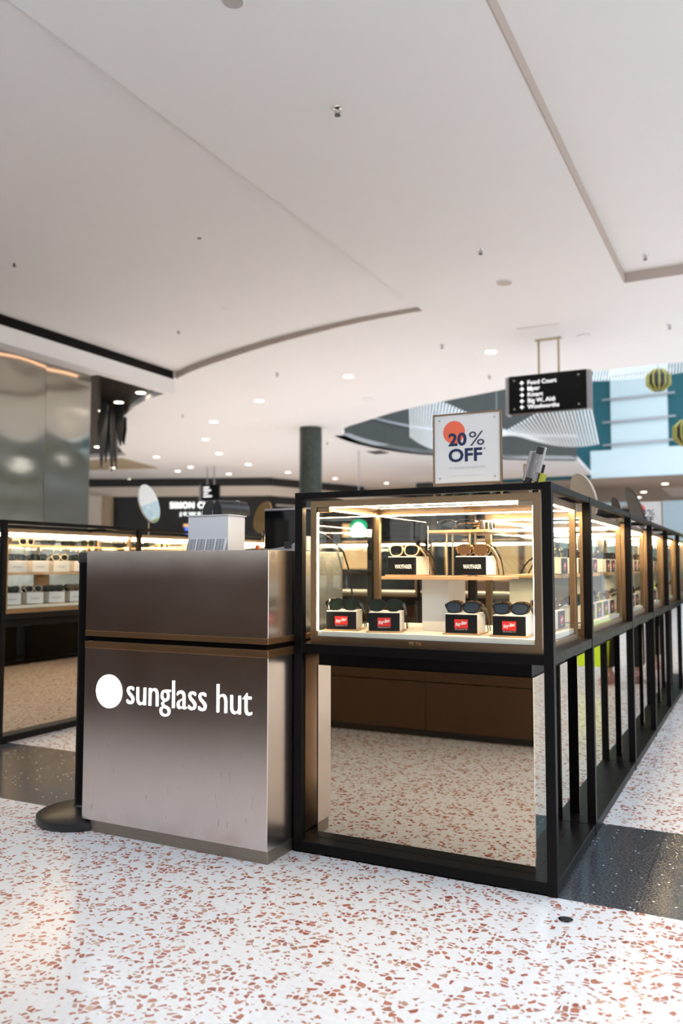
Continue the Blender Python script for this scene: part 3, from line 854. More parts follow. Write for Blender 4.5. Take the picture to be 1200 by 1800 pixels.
# ================================================================== KIOSK
# ---- steel cash counter
CX0, CX1, CY0, CY1 = -2.60, -1.678, 2.693, 3.32
ct = empty('cash_counter', ((CX0 + CX1) / 2, (CY0 + CY1) / 2, 0), 'brushed steel cash counter with a glowing white shop name', 'counter')
bx('plinth', 'plinth_metal', ct, CX0 + 0.035, CX1 - 0.004, CY0 + 0.012, CY1 - 0.03, 0, 0.05, 0.002)
bx('lower_body', 'steel_counter', ct, CX0, CX1, CY0, CY1, 0.05, 0.769, 0.0015)
bx('trim_strip', 'bronze_dark', ct, CX0 - 0.001, CX1 + 0.001, CY0 - 0.001, CY1, 0.769, 0.797, 0.001)
bx('shadow_gap', 'black_frame', ct, CX0 + 0.02, CX1 - 0.02, CY0 + 0.02, CY1, 0.797, 0.819)
bx('trim_strip', 'bronze_dark', ct, CX0 - 0.001, CX1 + 0.001, CY0 - 0.001, CY1, 0.819, 0.842, 0.001)
bx('upper_body', 'steel_counter', ct, CX0, CX1, CY0, CY1, 0.842, 1.18, 0.0015)
mb = MB(); mb.tube([(-2.461, CY0 - 0.0035, 0.592), (-2.461, CY0, 0.592)], 0.069, 48)
mb.build('logo_disc', 'sign_lit', ct)
me = text_mesh('shop_name', 'sunglass hut', 0.12, 'sign_lit', 0.0015, -0.0012, spacing=1.0)
fit_text(me, -2.363, -1.75, 0.512, 0.657)
me.transform(Matrix.Translation((-ct.location.x, CY0 - 0.002 - ct.location.y, 0)))
mobj('shop_name', me, ct)

# ---- stanchion
sx_, sy_ = -2.715, 2.815
t = empty('stanchion', (sx_, sy_, 0), 'black barrier post with a wide domed base left of the cash counter', 'barrier post')
MB().lathe([(0.188, 0.0), (0.195, 0.012), (0.193, 0.034), (0.184, 0.040), (0.10, 0.052), (0.04, 0.062), (0.036, 0.07)], 48, (sx_, sy_, 0)).build('base', 'black_plastic', t, smooth=True)
MB().lathe([(0.036, 0.066), (0.034, 0.07), (0.034, 1.13), (0.036, 1.132)], 28, (sx_, sy_, 0)).build('post', 'black_frame', t, smooth=True)
MB().lathe([(0.038, 1.132), (0.038, 1.172), (0.034, 1.178)], 28, (sx_, sy_, 0)).build('cap', 'black_plastic', t, smooth=True)

# ---- things on the counter
t = empty('display_riser', (-2.077, 2.91, 1.18), 'white box riser on the cash counter with a striped card strip', 'riser')
bx('body', 'card_white', t, -2.18, -1.974, 2.85, 2.975, 1.18, 1.328, 0.001)
bx('lid', 'card_white', t, -2.186, -1.968, 2.845, 2.98, 1.328, 1.333, 0.001)
st = MB(); st.add([(-2.176, 2.828, 1.1805), (-1.978, 2.828, 1.1805), (-1.978, 2.8485, 1.234), (-2.176, 2.8485, 1.234), (-2.176, 2.834, 1.1805), (-1.978, 2.834, 1.1805), (-1.978, 2.8495, 1.234), (-2.176, 2.8495, 1.234)],
                  [(0, 1, 2, 3), (7, 6, 5, 4), (0, 4, 5, 1), (1, 5, 6, 2), (2, 6, 7, 3), (3, 7, 4, 0)])
strip = st.build('card_strip', 'card_white', t)
mb = MB(); xx = -2.170
for g in range(4):
    for k in range(7):
        w_ = 0.0022 if k % 3 else 0.0032
        mb.add([(xx, 2.8274, 1.182), (xx + w_, 2.8274, 1.182), (xx + w_ - 0.004, 2.8472, 1.232), (xx - 0.004, 2.8472, 1.232)], [(0, 1, 2, 3)])
        xx += 0.0058
    xx += 0.008
mb.build('printed_bars', 'print_black', strip)
def case(px, py, pz, rz, label):
    t = empty('sunglasses_case', (px, py, pz), label, 'case', 'black cases on the white riser', rz=rz)
    prof = [(0.032 * math.cos(PI * k / 10), 0.062 * math.sin(PI * k / 10) ** 0.8 if 0 < k < 10 else 0.0) for k in range(11)]
    o = mobj('shell', MB().prism(prof, 'y', -0.05, 0.05).mesh('shell', 'black_plastic', smooth=True, bevel=0.003), t)
    mobj('seam', MB().box(-0.034, -0.030, -0.051, 0.051, 0.0, 0.02).mesh('seam', 'metal_grey'), t)
case(-2.088, 2.912, 1.333, 0.15, 'black upright sunglasses case on the white riser, larger one')
case(-2.016, 2.90, 1.333, -0.35, 'black rounded sunglasses case at the riser front corner')
case(-2.005, 2.958, 1.333, -0.3, 'small dark sunglasses case behind the others on the riser')
t = empty('point_of_sale_screen', (-1.83, 3.16, 1.18), 'black point of sale screen on a grey stand on the counter', 'monitor')
bx('screen', 'black_screen', t, -1.955, -1.70, 3.10, 3.125, 1.195, 1.36, 0.003)
bx('bezel_strip', 'metal_grey', t, -1.955, -1.70, 3.098, 3.128, 1.36, 1.37, 0.002)
mb = MB(); mb.prism([(-1.93, 1.18), (-1.695, 1.18), (-1.695, 1.245), (-1.78, 1.205)], 'y', 3.02, 3.09); mb.build('stand', 'metal_grey', t, bevel=0.003)
bx('port_block', 'black_plastic', t, -1.80, -1.77, 3.012, 3.02, 1.192, 1.222)
bx('port_block', 'black_plastic', t, -1.745, -1.725, 3.012, 3.02, 1.192, 1.225)
MB().tube([(-1.70, 3.11, 1.27), (-1.68, 3.2, 1.24), (-1.664, 3.30, 1.18), (-1.66, 3.36, 1.08), (-1.66, 3.40, 0.9), (-1.66, 3.45, 0.5)], 0.004, 6).build('cable', 'black_plastic', t, smooth=True)
t = empty('small_dispenser', (-2.03, 3.19, 1.18), 'small orange-topped black dispenser beside the point of sale screen', 'dispenser')
bx('base', 'black_plastic', t, -2.10, -1.98, 3.16, 3.22, 1.18, 1.194, 0.003)
MB().lathe([(0.012, 1.193), (0.012, 1.206), (0.007, 1.213)], 12, (-2.04, 3.18, 0)).build('orange_cap', 'plastic_orange', t, smooth=True)

# ------------------------------------------------------------------ display cases
def vitrine(x0, x1, y0, y1, z0, z1, label, group, doors=None, detail=True):
    t = empty('glass_display_case', ((x0 + x1) / 2, (y0 + y1) / 2, z0), label, 'display case', group)
    b = 0.026
    h = b / 2
    mb = MB()
    for xx in (x0 + h, x1 - h):
        for yy in (y0 + h, y1 - h): mb.box(xx - h, xx + h, yy - h, yy + h, z0, z1)
    for zz in (z0 + h, z1 - h):
        for yy in (y0 + h, y1 - h): mb.box(x0 + b, x1 - b, yy - h, yy + h, zz - h, zz + h)
        for xx in (x0 + h, x1 - h): mb.box(xx - h, xx + h, y0 + b, y1 - b, zz - h, zz + h)
    mb.build('frame', 'bronze', t)
    bx('deck', 'deck_cream', t, x0 + 0.012, x1 - 0.012, y0 + 0.014, y1 - 0.014, z0 + 0.028, z0 + 0.047)
    g = 0.004
    zb, zt = z0 + 0.028, z1 - b
    # panes: front(-y), back(+y), sides, top
    if doors:
        xm = doors
        bx('glass_door', 'pane', t, x0 + b, xm - 0.0015, y0 + 0.002, y0 + 0.002 + g, z0 + 0.012, zt)
        bx('glass_door', 'pane', t, xm + 0.0015, x1 - b, y0 + 0.002, y0 + 0.002 + g, z0 + 0.012, zt)
        for s_ in (-1, 1):
            bx('lock', 'bronze_dark', t, xm + s_ * 0.014 - 0.009, xm + s_ * 0.014 + 0.009, y0 - 0.004, y0 + 0.008, z0 + 0.008, z0 + 0.02, 0.001)
        bx('hinge_plate', 'bronze', t, x1 - b - 0.055, x1 - b, y0 + 0.006, y0 + 0.03, zt - 0.02, zt, 0.001)
        bx('hinge_plate', 'bronze', t, x0 + b, x0 + b + 0.055, y0 + 0.006, y0 + 0.03, zt - 0.02, zt, 0.001)
    else:
        bx('glass_pane', 'pane', t, x0 + b, x1 - b, y0 + 0.003, y0 + 0.003 + g, zb, zt)
    bx('glass_pane', 'pane', t, x0 + b, x1 - b, y1 - 0.003 - g, y1 - 0.003, zb, zt)
    for xx in (x0 + 0.003, x1 - 0.003 - g): bx('glass_pane', 'pane', t, xx, xx + g, y0 + b, y1 - b, zb, zt)
    bx('glass_top', 'pane', t, x0 + b, x1 - b, y0 + b, y1 - b, z1 - 0.010, z1 - 0.004)
    # warm strips tucked under the top edges
    s = 0.006
    zl = z1 - b - 0.0034
    for yy in (y0 + 0.014, y1 - 0.014 - s): bx('light_strip', 'led_warm', t, x0 + b + 0.004, x1 - b - 0.004, yy, yy + s, zl, zl + 0.0032)
    for xx in (x0 + 0.014, x1 - 0.014 - s): bx('light_strip', 'led_warm', t, xx, xx + s, y0 + b + 0.004, y1 - b - 0.004, zl, zl + 0.0032)
    if doors:
        for xx in (x0 + b + 0.0005, x1 - b - 0.0035): bx('light_strip', 'led_soft', t, xx, xx + 0.002, y0 + 0.012, y0 + 0.015, z0 + 0.05, zl - 0.004)  # upright strips; the right one is added to brighten pedestal and box fronts
    return t

def carcass(x0, x1, y0, y1, label, group, posts, ledge=True):
    """black steel frame: base tray, ledge, top rails and posts (posts: list of xy centres)"""
    t = empty('black_kiosk_frame', ((x0 + x1) / 2, (y0 + y1) / 2, 0), label, 'frame', group)
    q = 0.0015
    bx('base_tray', 'black_frame', t, x0 + q, x1 - q, y0 + q, y1 - q, 0.006, 0.045, 0.002)
    bx('ledge', 'black_frame', t, x0 + q, x1 - q, y0 + q, y1 - q, 0.775, 0.812, 0.002)
    for px, py in posts:
        bx('post', 'black_frame', t, px - 0.017, px + 0.017, py - 0.017, py + 0.017, 0.0, 1.412, 0.0015)
    r = 0.034
    zt0, zt1 = 1.387, 1.4115
    bx('top_rail', 'black_frame', t, x1 - r + q, x1 - q, y0 + q, y1 - q, zt0, zt1, 0.0015)
    bx('top_rail', 'black_frame', t, x0 + q, x0 + r - q, y0 + q, y1 - q, zt0, zt1, 0.0015)
    for yy in sorted({round(p[1], 4) for p in posts}):
        bx('cross_rail', 'black_frame', t, x0 + r, x1 - r, yy - 0.0158, yy + 0.0158, zt0, zt1 - 0.0005, 0.0015)
    return t

def plinth(x0, x1, y0, y1, label, group, sides):
    t = empty('mirror_plinth', ((x0 + x1) / 2, (y0 + y1) / 2, 0.045), label, 'plinth', group)
    z0, z1 = 0.045, 0.722
    bx('carcass', 'black_frame', t, x0 + 0.006, x1 - 0.006, y0 + 0.006, y1 - 0.006, z0, 0.775)
    if '-y' in sides: bx('mirror_panel', 'mirror_bronze', t, x0, x1 - 0.0005, y0, y0 + 0.005, z0, z1, 0.0008)
    if '+x' in sides: bx('mirror_panel', 'mirror_bronze', t, x1 - 0.005, x1, y0 + 0.0055, y1, z0, z1, 0.0008)
    if '-x' in sides: bx('mirror_panel', 'mirror_bronze', t, x0, x0 + 0.005, y0 + 0.0055, y1, z0, z1, 0.0008)
    return t

FX0, FX1 = -1.672, -0.645
RY = [2.88, 3.63, 4.85, 5.85, 6.87, 7.90, 8.95]
VZ0, VZ1 = 0.812, 1.378
VZB = 1.358
# front unit
carcass(FX0, FX1, 2.88, 3.60, 'black steel frame of the front kiosk corner unit', 'black kiosk frames',
        [(FX0 + 0.017, 2.897), (FX1 - 0.017, 2.897), (FX0 + 0.017, 3.583)])
plinth(-1.607, -0.734, 2.95, 3.53, 'bronze mirrored plinth under the front glass case', 'mirrored plinths', ('-y', '+x', '-x'))
vitrine(-1.612, -0.690, 2.905, 3.54, VZ0, VZ1, 'bronze framed front glass case lit by warm strips', 'glass display cases', doors=-1.166)
# right row
for k in range(1, 6):
    nm = ORD[k - 1]
    carcass(-1.19, FX1, RY[k] - 0.03 + (0.0 if k > 1 else 0.002), RY[k + 1] - 0.03, 'black steel frame, %s bay along the right aisle from the corner' % nm, 'black kiosk frames',
            [(FX1 - 0.017, RY[k]), (-1.173, RY[k])])
    plinth(-1.12, -0.734, RY[k] + 0.10, RY[k + 1] - 0.10, 'bronze mirrored plinth, %s along the right aisle after the corner unit' % nm, 'mirrored plinths', ('+x',))
    vitrine(-1.145, -0.690, RY[k] + 0.105, RY[k + 1] - 0.075, VZ0, VZB, 'bronze framed glass case, %s along the right aisle after the corner' % nm, 'glass display cases')
# left row
LX = -4.28
LY = [3.72, 5.0, 6.28, 7.56]
for k in range(3):
    nm = ORD[k]
    carcass(-4.82, LX, LY[k] - 0.02, LY[k + 1] - 0.0205, 'black steel frame of the %s left-hand display bay' % nm, 'black kiosk frames',
            [(LX - 0.017, LY[k]), (-4.803, LY[k])] + ([(LX - 0.017, LY[3] - 0.0375), (-4.803, LY[3] - 0.0375)] if k == 2 else []))
    plinth(-4.74, LX - 0.06, LY[k] + 0.05, LY[k + 1] - 0.06, 'bronze mirrored plinth of the %s left-hand display bay' % nm, 'mirrored plinths', ('+x',))
    vitrine(-4.775, LX - 0.035, LY[k] + 0.03, LY[k + 1] - 0.06, VZ0, VZB, 'bronze framed glass case of the %s left-hand display bay' % nm, 'glass display cases')
# back row closing the ring
for k, (xa, xb) in enumerate(((-4.2, -3.0), (-2.95, -1.75))):
    nm = ('left', 'right')[k]
    carcass(xa, xb, 7.62, 8.14, 'black steel frame closing the back of the kiosk, %s half' % nm, 'black kiosk frames',
            [(xa + 0.017, 7.637), (xb - 0.017, 7.637), (xa + 0.017, 8.123), (xb - 0.017, 8.123)])
    plinth(xa + 0.06, xb - 0.06, 7.68, 8.10, 'bronze mirrored plinth at the back of the kiosk, %s half' % nm, 'mirrored plinths', ('-y',))
    vitrine(xa + 0.04, xb - 0.04, 7.65, 8.11, VZ0, VZB, 'glass case at the back of the kiosk, %s half' % nm, 'glass display cases')

# ------------------------------------------------------------------ sunglasses
def lens_loop(cx, a, b, grow=0.0, n=22):
    pts = []
    for k in range(n):
        t = 2 * PI * k / n
        c, s_ = math.cos(t), math.sin(t)
        e = 2 / 2.7
        px = math.copysign(abs(c) ** e, c) * (a + grow); pz = math.copysign(abs(s_) ** e, s_) * (b + grow)
        px *= 1 + 0.13 * (pz / b) * (1 if px * cx > 0 else 0.5)
        pts.append((cx + px, pz))
    return pts

def glasses_parts(a=0.0265, b=0.0195, rim=0.0045, gap=0.0335, temple_h=0.009, drop=0.0):
    zc = b + rim
    def bend(mb, s0=0):
        mb.v[s0:] = [(v[0], v[1] + 1.5 * v[0] ** 2, v[2]) for v in mb.v[s0:]]
    fr = MB()
    for s_ in (-1, 1):
        cx = s_ * gap
        inn, outp = lens_loop(cx, a, b, 0), lens_loop(cx, a, b, rim)
        n = len(inn); o = len(fr.v)
        for y in (-0.0022, 0.0022):
            fr.v += [(p[0], y, p[1] + zc) for p in outp] + [(p[0], y, p[1] + zc) for p in inn]
        for k in range(n):
            k2 = (k + 1) % n
            fr.f += [(o + k, o + k2, o + n + k2, o + n + k), (o + 3 * n + k, o + 3 * n + k2, o + 2 * n + k2, o + 2 * n + k),
                     (o + k2, o + k, o + 2 * n + k, o + 2 * n + k2), (o + n + k, o + n + k2, o + 3 * n + k2, o + 3 * n + k)]
            fr.m += [0] * 4
        fr.box(s_ * 0.0665 - 0.004, s_ * 0.0665 + 0.004, -0.0015, 0.006, zc + 0.004, zc + 0.004 + temple_h)
    fr.box(-0.0085, 0.0085, -0.002, 0.0025, zc + 0.003, zc + 0.011)
    bend(fr)
    lens = []
    for s_ in (-1, 1):
        l = MB(); pts = lens_loop(s_ * gap, a, b, 0.0005)
        l.prism([(p[0], p[1] + zc) for p in pts], 'y', -0.0008, 0.0008); bend(l); lens.append(l)
    tem = []
    for s_ in (-1, 1):
        tb = MB(); x = s_ * 0.0690
        st = [(x, 0.0085, zc + 0.0085, 0.0048), (x * 1.02, 0.05, zc + 0.0085, 0.0042), (x * 1.02, 0.095, zc + 0.008, 0.0036), (x * 1.01, 0.118, zc - 0.002, 0.0042), (x, 0.142, zc - 0.022, 0.0046)]
        o = len(tb.v)
        for q, (xx, yy, zz, h) in enumerate(st):
            zz -= drop * max(0, yy - 0.0085) * (1 + 2.2 * yy)
            tb.v += [(xx - 0.0017, yy, zz - h), (xx + 0.0017, yy, zz - h), (xx + 0.0017, yy, zz + h), (xx - 0.0017, yy, zz + h)]
        for q in range(len(st) - 1):
            for j in range(4): tb.f.append((o + q * 4 + j, o + q * 4 + (j + 1) % 4, o + q * 4 + 4 + (j + 1) % 4, o + q * 4 + 4 + j)); tb.m.append(0)
        tb.f += [(o + 3, o + 2, o + 1, o), (o + 16, o + 17, o + 18, o + 19)]; tb.m += [0, 0]
        tem.append(tb)
    return fr, lens, tem

STY = {'black': ('acetate_black', 'lens_green', {}), 'tortoise': ('tortoise', 'lens_amber', {}), 'cream': ('acetate_cream', 'lens_dark', {}),
       'blue': ('acetate_black', 'lens_blue', dict(a=0.0275, b=0.0175)), 'gold': ('frame_gold', 'lens_dark', dict(a=0.026, b=0.0215, rim=0.0018)),
       'dark': ('acetate_black', 'lens_dark', dict(a=0.0285, b=0.0165, rim=0.004))}
GM = {}
for key, (fm, lm, kw) in STY.items():
    for drop in (0.0, 0.30):
        fr, ls, tm = glasses_parts(drop=drop, **kw)
        d = {'frame': fr.mesh('frame', fm, smooth=True), 'lens': [l.mesh('lens', lm) for l in ls], 'temple': [q.mesh('temple', fm) for q in tm]}
        fr, ls, tm = glasses_parts(drop=drop, **kw)
        allm = MB()
        for part, mi in [(fr, 0)] + [(l, 1) for l in ls] + [(q, 0) for q in tm]: allm.add(part.v, part.f, mi)
        d['all'] = allm.mesh('sunglasses', [fm, lm], smooth=True)
        GM[key, drop > 0] = d

def sunglasses(loc, rz, pitch, style, label, group, full=False, scale=1.0):
    d = GM[style, pitch > 0.01]
    if full:
        t = bpy.data.objects.new('sunglasses', None); t.empty_display_size = 0.03
    else:
        t = bpy.data.objects.new('sunglasses', d['all'])
    COL.objects.link(t); t.location = loc; t.rotation_euler = (-pitch, 0, rz); t.scale = (scale,) * 3
    tag(t, label, 'sunglasses', group)
    if full:
        mobj('frame', d['frame'], t)
        for l in d['lens']: mobj('lens', l, t)
        for q in d['temple']: mobj('temple', q, t)
    return t

# ------------------------------------------------------------------ small display boxes
BW, BH, BD = 0.122, 0.074, 0.135
body_me = MB().box(-BW / 2, BW / 2, -BD / 2 + 0.002, BD / 2, 0.006, 0.006 + BH).mesh('body', 'box_white', bevel=0.001)
plate_me = MB().box(-BW / 2, BW / 2, -BD / 2, -BD / 2 + 0.0025, 0.006, BH + 0.002).mesh('front_plate', 'plate_black', bevel=0.0004)
wplate_me = MB().box(-BW / 2, BW / 2, -BD / 2, -BD / 2 + 0.0025, 0.006, BH + 0.004).mesh('front_plate', 'label_white', bevel=0.0004)
base_me = MB().box(-BW / 2 - 0.010, BW / 2 + 0.010, -BD / 2 - 0.008, BD / 2 + 0.006, 0.0, 0.006).mesh('base_plate', 'wood', bevel=0.0006)
red_me = MB().box(-0.026, 0.026, -BD / 2 - 0.0006, -BD / 2, 0.024, 0.058).mesh('logo_label', 'logo_red')
ray_me = text_mesh('lettering', 'Ray-Ban', 0.016, 'print_white', 0.0001, 0.0004, shear=0.35)
fit_text(ray_me, -0.0225, 0.0225, 0.032, 0.049)
ray_me.transform(Matrix.Translation((0, -BD / 2 - 0.0008, 0)) @ Matrix.Rotation(-0.22, 4, 'Y') @ Matrix.Translation((0, 0, 0)))
for v in ray_me.vertices: v.co.z = v.co.z + 0.0
sub_me = text_mesh('small_print', 'GENUINE SINCE 1937', 0.005, 'print_white', 0.0001)
fit_text(sub_me, -0.024, 0.024, 0.0185, 0.0215); sub_me.transform(Matrix.Translation((0, -BD / 2 - 0.0005, 0)))
way_me = text_mesh('lettering', 'WAYFARER', 0.02, 'print_white', 0.0001, 0.0006)
fit_text(way_me, -0.031, 0.043, 0.030, 0.047); way_me.transform(Matrix.Translation((0, -BD / 2 - 0.0005, 0)))
bur_me = text_mesh('lettering', 'BURBERRY', 0.02, 'print_grey', 0.0001, 0.0004)
fit_text(bur_me, -0.034, 0.034, 0.034, 0.046); bur_me.transform(Matrix.Translation((0, -BD / 2 - 0.0005, 0)))
# centre the tilted script on its red label
zs = [v.co.z for v in ray_me.vertices]; xs_ = [v.co.x for v in ray_me.vertices]
ray_me.transform(Matrix.Translation((-(max(xs_) + min(xs_)) / 2, 0, 0.041 - (max(zs) + min(zs)) / 2)))

def display_box(loc, rz, kind, label, group, base=True):
    t = empty('display_box', loc, label, 'display box', group, rz=rz)
    mobj('body', body_me, t)
    if base: mobj('base_plate', base_me, t)
    p = mobj('front_plate', wplate_me if kind == 'white' else plate_me, t)
    if kind == 'ray':
        l = mobj('logo_label', red_me, p); mobj('lettering', ray_me, p); mobj('small_print', sub_me, p)
    elif kind == 'way': mobj('lettering', way_me, p)
    else: mobj('lettering', bur_me, p)
    return t

def on_box(loc, rz, dy):
    return (loc[0] - math.sin(rz) * dy, loc[1] + math.cos(rz) * dy, loc[2] + 0.006 + BH + 0.0005)

DECK = VZ0 + 0.047
# front case: four black boxes on the deck
fb = [((-1.525, 3.035, DECK), 0.26, 'black', 'nearest the left bronze post'), ((-1.335, 3.030, DECK), 0.26, 'black', 'second from the left bronze post'),
      ((-1.020, 3.065, DECK), 0.07, 'blue', 'beside the white pedestal'), ((-0.826, 3.045, DECK), 0.0, 'blue', 'nearest the black corner post')]
st2 = ['black', 'black', 'tortoise', 'tortoise']
for i, (loc, rz, sty, wh) in enumerate(fb):
    display_box(loc, rz, 'ray', 'black-fronted red-logo box in front case, ' + wh, 'boxes on the front deck')
    sunglasses(on_box(loc, rz, -0.05), rz, 0.16, sty, ('black sunglasses' if sty == 'black' else 'blue-lensed sunglasses') + ' at the front of the logo box ' + wh, 'sunglasses in the front case', True)
    sunglasses(on_box(loc, rz, -0.015), rz, 0.16, st2[i], ('black' if i < 2 else 'tortoiseshell') + ' sunglasses behind the front pair on the box ' + wh, 'sunglasses in the front case', True)
# boxes facing the aisle at the back of the front case
for i, yy in enumerate((3.24, 3.43)):
    loc = (-0.80, yy, DECK)
    display_box(loc, PI / 2, 'ray', 'logo box facing the aisle in the front case, %s from the corner post' % ORD[i], 'boxes on the front deck')
    for j in range(2):
        sunglasses(on_box(loc, PI / 2, -0.05 + 0.035 * j), PI / 2, 0.16, 'tortoise', 'tortoiseshell sunglasses on the %s aisle-facing box in front case, %s row' % (ORD[i], ('front', 'back')[j]), 'sunglasses in the front case', True)
# wooden shelf on a white pedestal
SZ = 1.064
t = empty('wooden_shelf', (-1.14, 3.2, DECK), 'wooden display shelf on a white pedestal in the front case', 'shelf')
bx('board', 'wood', t, -1.367, -0.905, 3.05, 3.42, SZ, SZ + 0.013, 0.001)
bx('pedestal', 'box_white', t, -1.222, -1.108, 3.125, 3.33, DECK, SZ, 0.001)
wf = [((-1.297, 3.165, SZ + 0.013), 0.0, ''), ((-1.008, 3.165, SZ + 0.013), 0.0, '')]
for i, (loc, rz, wh) in enumerate(wf):
    display_box(loc, rz, 'way', ('black-fronted box with white lettering on the wooden shelf, left one', 'black-fronted box with white lettering below the small top shelf')[i], 'boxes on the wooden shelf', base=(i == 0))
    for j, sty in enumerate((('cream', 'tortoise', 'black'), ('tortoise', 'cream', 'black'))[i]):
        q = on_box((loc[0], loc[1], loc[2]), rz, -0.052 + 0.034 * j)
        nm = {'cream': 'cream-rimmed', 'tortoise': 'tortoiseshell', 'black': 'glossy black'}[sty]
        sunglasses(q, rz, 0.16, sty, '%s sunglasses in the %s row on the %s white-lettered box' % (nm, ('front', 'middle', 'back')[j], ('left', 'right')[i]), 'sunglasses in the front case', True)
t = empty('small_top_shelf', (-1.07, 3.2, SZ + 0.013), 'small raised wooden shelf on four slim rods in the front case', 'shelf')
bx('board', 'wood', t, -1.195, -0.945, 3.115, 3.36, 1.250, 1.261, 0.001)
for xx in (-1.118, -1.023):
    for yy in (3.135, 3.205): MB().tube([(xx, yy, SZ + 0.013), (xx, yy, 1.2505)], 0.0045, 8).build('rod', 'metal_brass', t, smooth=True)
sunglasses((-1.085, 3.15, 1.2612), 0.08, 0.0, 'dark', 'black wraparound sunglasses alone on the small top shelf', 'sunglasses in the front case', True, 1.08)
for i in range(3):
    sunglasses((-0.985, 3.20 + i * 0.055, 1.2612), PI / 2, 0.0, ('tortoise', 'gold', 'black')[i], '%s sunglasses facing the aisle on the small top shelf, %s one' % (('tortoiseshell', 'gold-framed', 'black')[i], ORD[i]), 'sunglasses in the front case', False, 0.8)

# right row contents: two levels facing the aisle
sty_cycle = ['black', 'tortoise', 'dark', 'gold', 'blue', 'black', 'cream']
nst = {'black': 'black', 'tortoise': 'tortoiseshell', 'dark': 'dark wraparound', 'gold': 'gold-framed', 'blue': 'blue-lensed', 'cream': 'cream-rimmed'}
c_ = 0
for k in range(1, 6):
    ya, yb = RY[k] + 0.105 + 0.03, RY[k + 1] - 0.075 - 0.03
    bay = ORD[k - 1]
    n_ = int((yb - ya) / 0.185)
    t = empty('wooden_shelf', (-0.92, (ya + yb) / 2, DECK), 'long wooden shelf inside the %s aisle case after the corner' % bay, 'shelf', 'aisle case shelves')
    bx('board', 'wood', t, -1.08, -0.80, ya + 0.01, yb - 0.01, SZ, SZ + 0.013)
    for yy in (ya + 0.12, yb - 0.12): bx('support', 'box_white', t, -1.06, -0.93, yy - 0.05, yy + 0.05, DECK, SZ)
    for lev, zz, xx in (('deck', DECK, -0.790), ('shelf', SZ + 0.013, -0.875)):
        for i in range(n_):
            yy = ya + (i + 0.5) * (yb - ya) / n_
            loc = (xx, yy, zz)
            display_box(loc, PI / 2, 'ray', 'logo box on the %s of the %s aisle case, %s from its near end' % (lev, bay, ORD[i]), 'boxes in the aisle cases', base=False)
            for j in range(2 if k < 3 else 1):
                sty = sty_cycle[c_ % 7]; c_ += 1
                sunglasses(on_box(loc, PI / 2, -0.05 + 0.038 * j), PI / 2, 0.16, sty, '%s sunglasses, %s box on the %s, %s aisle case%s' % (nst[sty], ORD[i], lev, bay, (', front row', ', back row')[j] if k < 3 else ''), 'sunglasses in the aisle cases')

# left row contents: white boxes on two levels and loose pairs on a top shelf
for k in range(3):
    ya, yb = LY[k] + 0.06, LY[k + 1] - 0.09
    bay = ORD[k]
    t = empty('wooden_shelf', (-4.5, (ya + yb) / 2, DECK), 'long wooden shelf inside the %s left-hand case' % bay, 'shelf', 'left case shelves')
    bx('board', 'wood', t, -4.66, -4.35, ya + 0.005, yb - 0.005, 1.058, 1.071)
    for yy in (ya + 0.1, (ya + yb) / 2, yb - 0.1): bx('support', 'wood', t, -4.64, -4.61, yy - 0.06, yy + 0.06, DECK, 1.058)
    t2 = empty('upper_shelf', (-4.55, (ya + yb) / 2, 1.071), 'thin raised shelf holding loose sunglasses in the %s left-hand case' % bay, 'shelf', 'left case shelves')
    bx('board', 'wood', t2, -4.68, -4.44, ya + 0.005, yb - 0.005, 1.250, 1.259)
    for i in range(9):
        yy = ya + 0.05 + i * (yb - ya - 0.1) / 8
        MB().tube([(-4.655, yy, 1.071), (-4.655, yy, 1.251)], 0.0045, 6).build('rod', 'metal_brass', t2)
    n_ = 6
    for i in range(n_):
        yy = ya + 0.12 + i * 0.192
        for lev, zz, dx in (('deck', DECK, -0.03), ('shelf', 1.071, 0.01)):
            if yy + dx + 0.065 > yb: continue
            loc = (-4.43, yy + dx, zz)
            display_box(loc, PI / 2 - 0.18, 'white', 'white-labelled box on the %s of the %s left-hand case, %s from its near end' % (lev, bay, ORD[i]), 'white boxes in the left cases', base=False)
            for j in range(2):
                sty = sty_cycle[(c_ * 3 + j) % 7]; c_ += 1
                sunglasses(on_box(loc, PI / 2 - 0.18, -0.05 + 0.045 * j), PI / 2 - 0.18, 0.16, sty, '%s sunglasses, %s box on the %s, %s left-hand case, %s row' % (nst[sty], ORD[i], lev, bay, ('front', 'back')[j]), 'sunglasses in the left cases')
        if yy + 0.07 < yb:
            sty = sty_cycle[c_ % 7]; c_ += 1
            sunglasses((-4.50, yy, 1.2595), PI / 2 - 0.1 + 0.2 * rnd.random(), 0.0, sty, '%s sunglasses loose on the top shelf of the %s left-hand case, %s along' % (nst[sty], bay, ORD[i]), 'loose sunglasses in the left cases')

